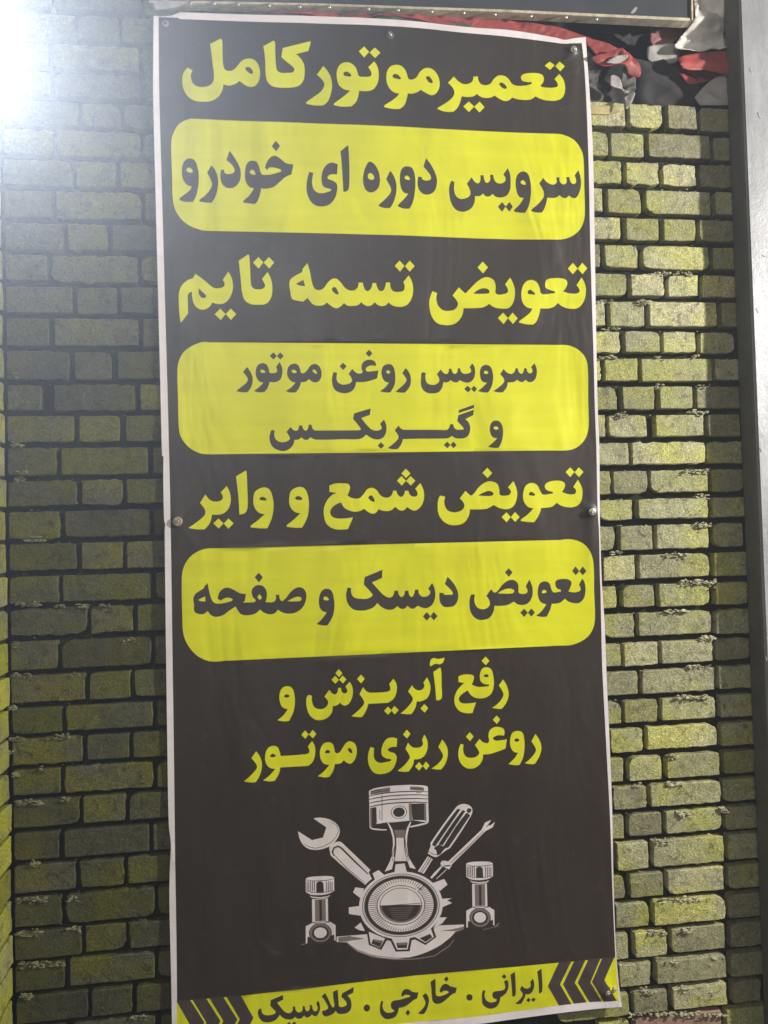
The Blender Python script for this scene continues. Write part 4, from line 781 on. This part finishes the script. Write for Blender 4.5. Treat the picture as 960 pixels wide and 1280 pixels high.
# ------------------------------------------------------------------ rags and recess above the brick wall
rec = box('recess', (0.10, 0.16, zt_ - 0.05), (1.34, 0.20, 2.6), M['dark']); tag(rec, kind='structure')
box('recess_side', (1.335, -0.02, zt_ - 0.05), (1.36, 0.22, 2.6), M['dark']); bpy.data.objects['recess_side']['kind'] = 'structure'
def rag(name, poly, Y, amp, mat, label=None, parent=None, freq=26, seed=0, step=3.2, lean=0.0, cat='rag', thick=0.0008):
    P = parse(poly)[0]; n = len(P)
    xs = [p[0] for p in P]; ys = [p[1] for p in P]
    g = [(x, y) for x in np.arange(min(xs), max(xs), step) for y in np.arange(min(ys), max(ys), step)]
    G = np.array(g); k = inside(G[:, 0], G[:, 1], [P])
    allp = [Vector(p) for p in P] + [Vector((float(a) + 0.01, float(b) + 0.013)) for (a, b), kk in zip(g, k) if kk]
    v, e, f, *_ = delaunay_2d_cdt(allp, [(i, (i + 1) % n) for i in range(n)], [], 0, 1e-3)
    c = np.array([(sum(v[i].x for i in t) / 3, sum(v[i].y for i in t) / 3) for t in f]); k = inside(c[:, 0], c[:, 1], [P])
    V = []
    for p in v:
        q = unp(p.x, p.y, Y); s = Vector((q[0] * freq * 0.55 + q[2] * freq * 0.3, seed * 3.1, q[2] * freq * 1.2))
        s = s + Vector((noise.noise(s * 0.9 + Vector((5, 1, 2))), 0, noise.noise(s * 0.9 + Vector((1, 7, 3))))) * 0.8
        d = amp * (0.8 * noise.noise(s * 0.6) + 0.75 - abs(noise.noise(s)) * 2.0 + 0.45 - abs(noise.noise(s * 2.2)) * 0.7 - abs(noise.noise(s * 5.1)) * 0.12)
        V.append((q[0], q[1] - d + lean * (q[2] - 2.0), q[2]))
    fs = []
    for t, kk in zip(f, k):
        if kk:
            a, b, cc = (np.array(V[i]) for i in t); nn = np.cross(b - a, cc - a)
            fs.append(tuple(t) if nn[1] < 0 else tuple(t)[::-1])
    o = mesh_obj(name, V, fs, mat, parent)
    md = o.modifiers.new('thickness', 'SOLIDIFY'); md.thickness = thick; md.offset = -1
    if label and not parent: tag(o, label, cat)
    elif label: o['label'] = label
    return o
t = empty('torn_cloth', tuple(unp(640, 40, -0.004)), label='crumpled red cloth strip squeezed behind the top edge of the banner', cat='cloth')
rag('cloth', "395,13! 430,11 520,18 560,22 620,25 680,33 712,41 740,52 765,60 773,68 770,74! 750,79! 735,60 722,50 690,54 640,44 560,34 480,22 420,18", 0.003, 0.007, M['red'], parent=t, seed=1)
rag('cloth', "240,9! 330,10 400,12 450,18 430,24 360,22 300,17 245,15", 0.003, 0.006, M['grey'], parent=t, seed=4, label='pinkish grey dusty end of the cloth')
rag('cloth', "300,11! 380,13 440,15 470,20 420,22 350,17", -0.001, 0.005, M['red'], parent=t, seed=6)
rag('cloth', "470,22! 525,23 590,31 588,36 520,31 470,26", -0.003, 0.003, M['concrete'], parent=t, seed=8, label='grey frayed hem showing under the red cloth')
t = empty('torn_cloth', tuple(unp(780, 85, -0.004)), label='ball of torn red and white cloth beside the upper right corner of the banner', cat='cloth')
rag('cloth', "738,74! 756,68 775,64 788,70 798,81 800,93 795,99 785,94 779,86 768,84 752,86", -0.012, 0.010, M['red'], parent=t, seed=11, step=2)
rag('cloth', "757,79! 770,70 784,69 782,75 770,79", -0.026, 0.006, M['white'], parent=t, seed=12, step=2)
rag('cloth', "778,84! 790,92 796,98 793,110 788,122 779,118 776,100", -0.008, 0.012, M['concrete'], parent=t, seed=13, step=2, label='grey beige fold of the torn cloth')
rag('cloth', "762,97! 768,94 773,98 777,107 782,119 778,121 770,112 763,108", -0.016, 0.010, M['white'], parent=t, seed=14, step=2)
rag('cloth', "780,124! 785,117 792,117 791,124 786,133 781,138", -0.018, 0.008, M['white'], parent=t, seed=15, step=2)
t = empty('hanging_tarp', tuple(unp(880, 60, 0.0)), label='dusty white and red plastic sheeting bunched under the right end of the signboard', cat='tarp')
rag('sheet', "860,-30! 915,-30! 911,10 908,40 914,66! 890,67 862,68 842,64 848,50 862,30", 0.012, 0.022, M['tarp'], parent=t, seed=21, freq=16)
rag('red_band', "846,72! 870,68 914,66 918,80 914,95 900,94 880,90 852,88", -0.002, 0.010, M['red'], parent=t, seed=22, freq=16)
rag('dark_fold', "845,88! 870,87 898,92 890,100 875,105 862,108 850,100", 0.02, 0.012, M['red'], parent=t, seed=23, freq=16, label='shaded dark red lower fold')
rag('torn_flap', "852,-20! 866,-20 872,5 862,28 853,34", 0.02, 0.01, M['red'], parent=t, seed=24, freq=16)
rag('grey_flap', "808,60! 842,58 846,78 822,80 810,76", 0.03, 0.012, M['white'], parent=t, seed=25, freq=16)
rag('pink_flap', "812,32! 850,34 842,54 815,58", 0.04, 0.012, M['pink'], parent=t, seed=26, freq=16)
rag('dusty_flap', "868,122! 880,108 898,96 916,96 917,134! 872,134!", 0.006, 0.012, M['white'], parent=t, seed=27, freq=16)
o = rag('concrete_lump', "731,66! 738,70 745,80 748,93 745,96 748,104 753,112 755,130 742,130 736,128", 0.016, 0.012, M['concrete'], 'rough grey concrete lump behind the upper right edge of the banner', seed=31, cat='concrete', thick=0.02, step=2)
o = prism('wood_batten', [(734, 131), (760, 132), (778, 131.5), (774, 139), (762, 143), (734, 142)], -0.006, 0.05, M['ochre'], None)
tag(o, 'short ochre batten lying on top of the brick wall by the banner', 'batten')
t = empty('dark_scraps', tuple(unp(820, 100, 0.05)), label='dark crumpled scraps packed into the gap above the bricks', cat='scraps')
rag('scrap', "745,84! 800,80 850,82 868,100 866,136! 790,136! 750,130!", 0.03, 0.02, M['dark'], parent=t, seed=41, freq=12)
rag('scrap', "745,40! 800,34 812,50 790,62 760,58", 0.07, 0.03, M['dark'], parent=t, seed=44, freq=20)

t = rag('paper_scrap', "193,5! 210,3 232,6 228,9 210,13 194,15!", -0.026, 0.006, M['white'], 'crumpled white paper tape at the left end of the signboard rim', seed=51, step=2, cat='tape')
# ------------------------------------------------------------------ painted steel post at the right
dY = -0.056
pa = unp(922, 0, dY); pb = unp(955, 700, dY); XP = (pa[0] + pb[0]) / 2
post = empty('steel_post', (XP + 0.1, 0, -0.2), label='scuffed pale grey steel post standing at the right edge of the brick wall', cat='post')
o = box('post_body', (XP, dY, zb_ - 0.1), (XP + 0.32, -0.004, 2.7), M['post'], post, bev=0.004)
box('side_shade', (XP - 0.004, dY + 0.006, zb_ - 0.1), (XP - 0.0005, -0.006, 2.7), M['post_side_shade'], post)  # dark slab paints the shade on the post's unlit left side
print('POST', XP)
for (x, y, ax, ay) in [(947, 140, 5, 8), (937, 85, 3, 5), (952, 318, 6, 3), (945, 385, 4, 6), (950, 560, 3, 5), (957, 820, 2, 6)]:
    prism('scuff', [(x, y), (x + ax * 0.4, y + ay * 0.2), (x + ax, y + ay), (x + ax * 0.5, y + ay * 0.9)], dY - 0.0008, dY + 0.001, M['white'], post)

# ------------------------------------------------------------------ thin haze volume added to stand in for lens glare
hz = box('glare_haze', (-3.2, -3.6, -1.4), (3.6, 0.6, 3.0), M['dark']); hz['kind'] = 'stuff'
hm = bpy.data.materials.new('glare_haze'); hm.use_nodes = True; ht = hm.node_tree; ht.nodes.clear()
ho = ht.nodes.new('ShaderNodeOutputMaterial'); pv = ht.nodes.new('ShaderNodeVolumePrincipled')
pv.inputs['Color'].default_value = (0.95, 0.96, 1.0, 1); pv.inputs['Density'].default_value = 0.032; pv.inputs['Anisotropy'].default_value = 0.70
ht.links.new(pv.outputs['Volume'], ho.inputs['Volume'])
hz.data.materials.clear(); hz.data.materials.append(hm)
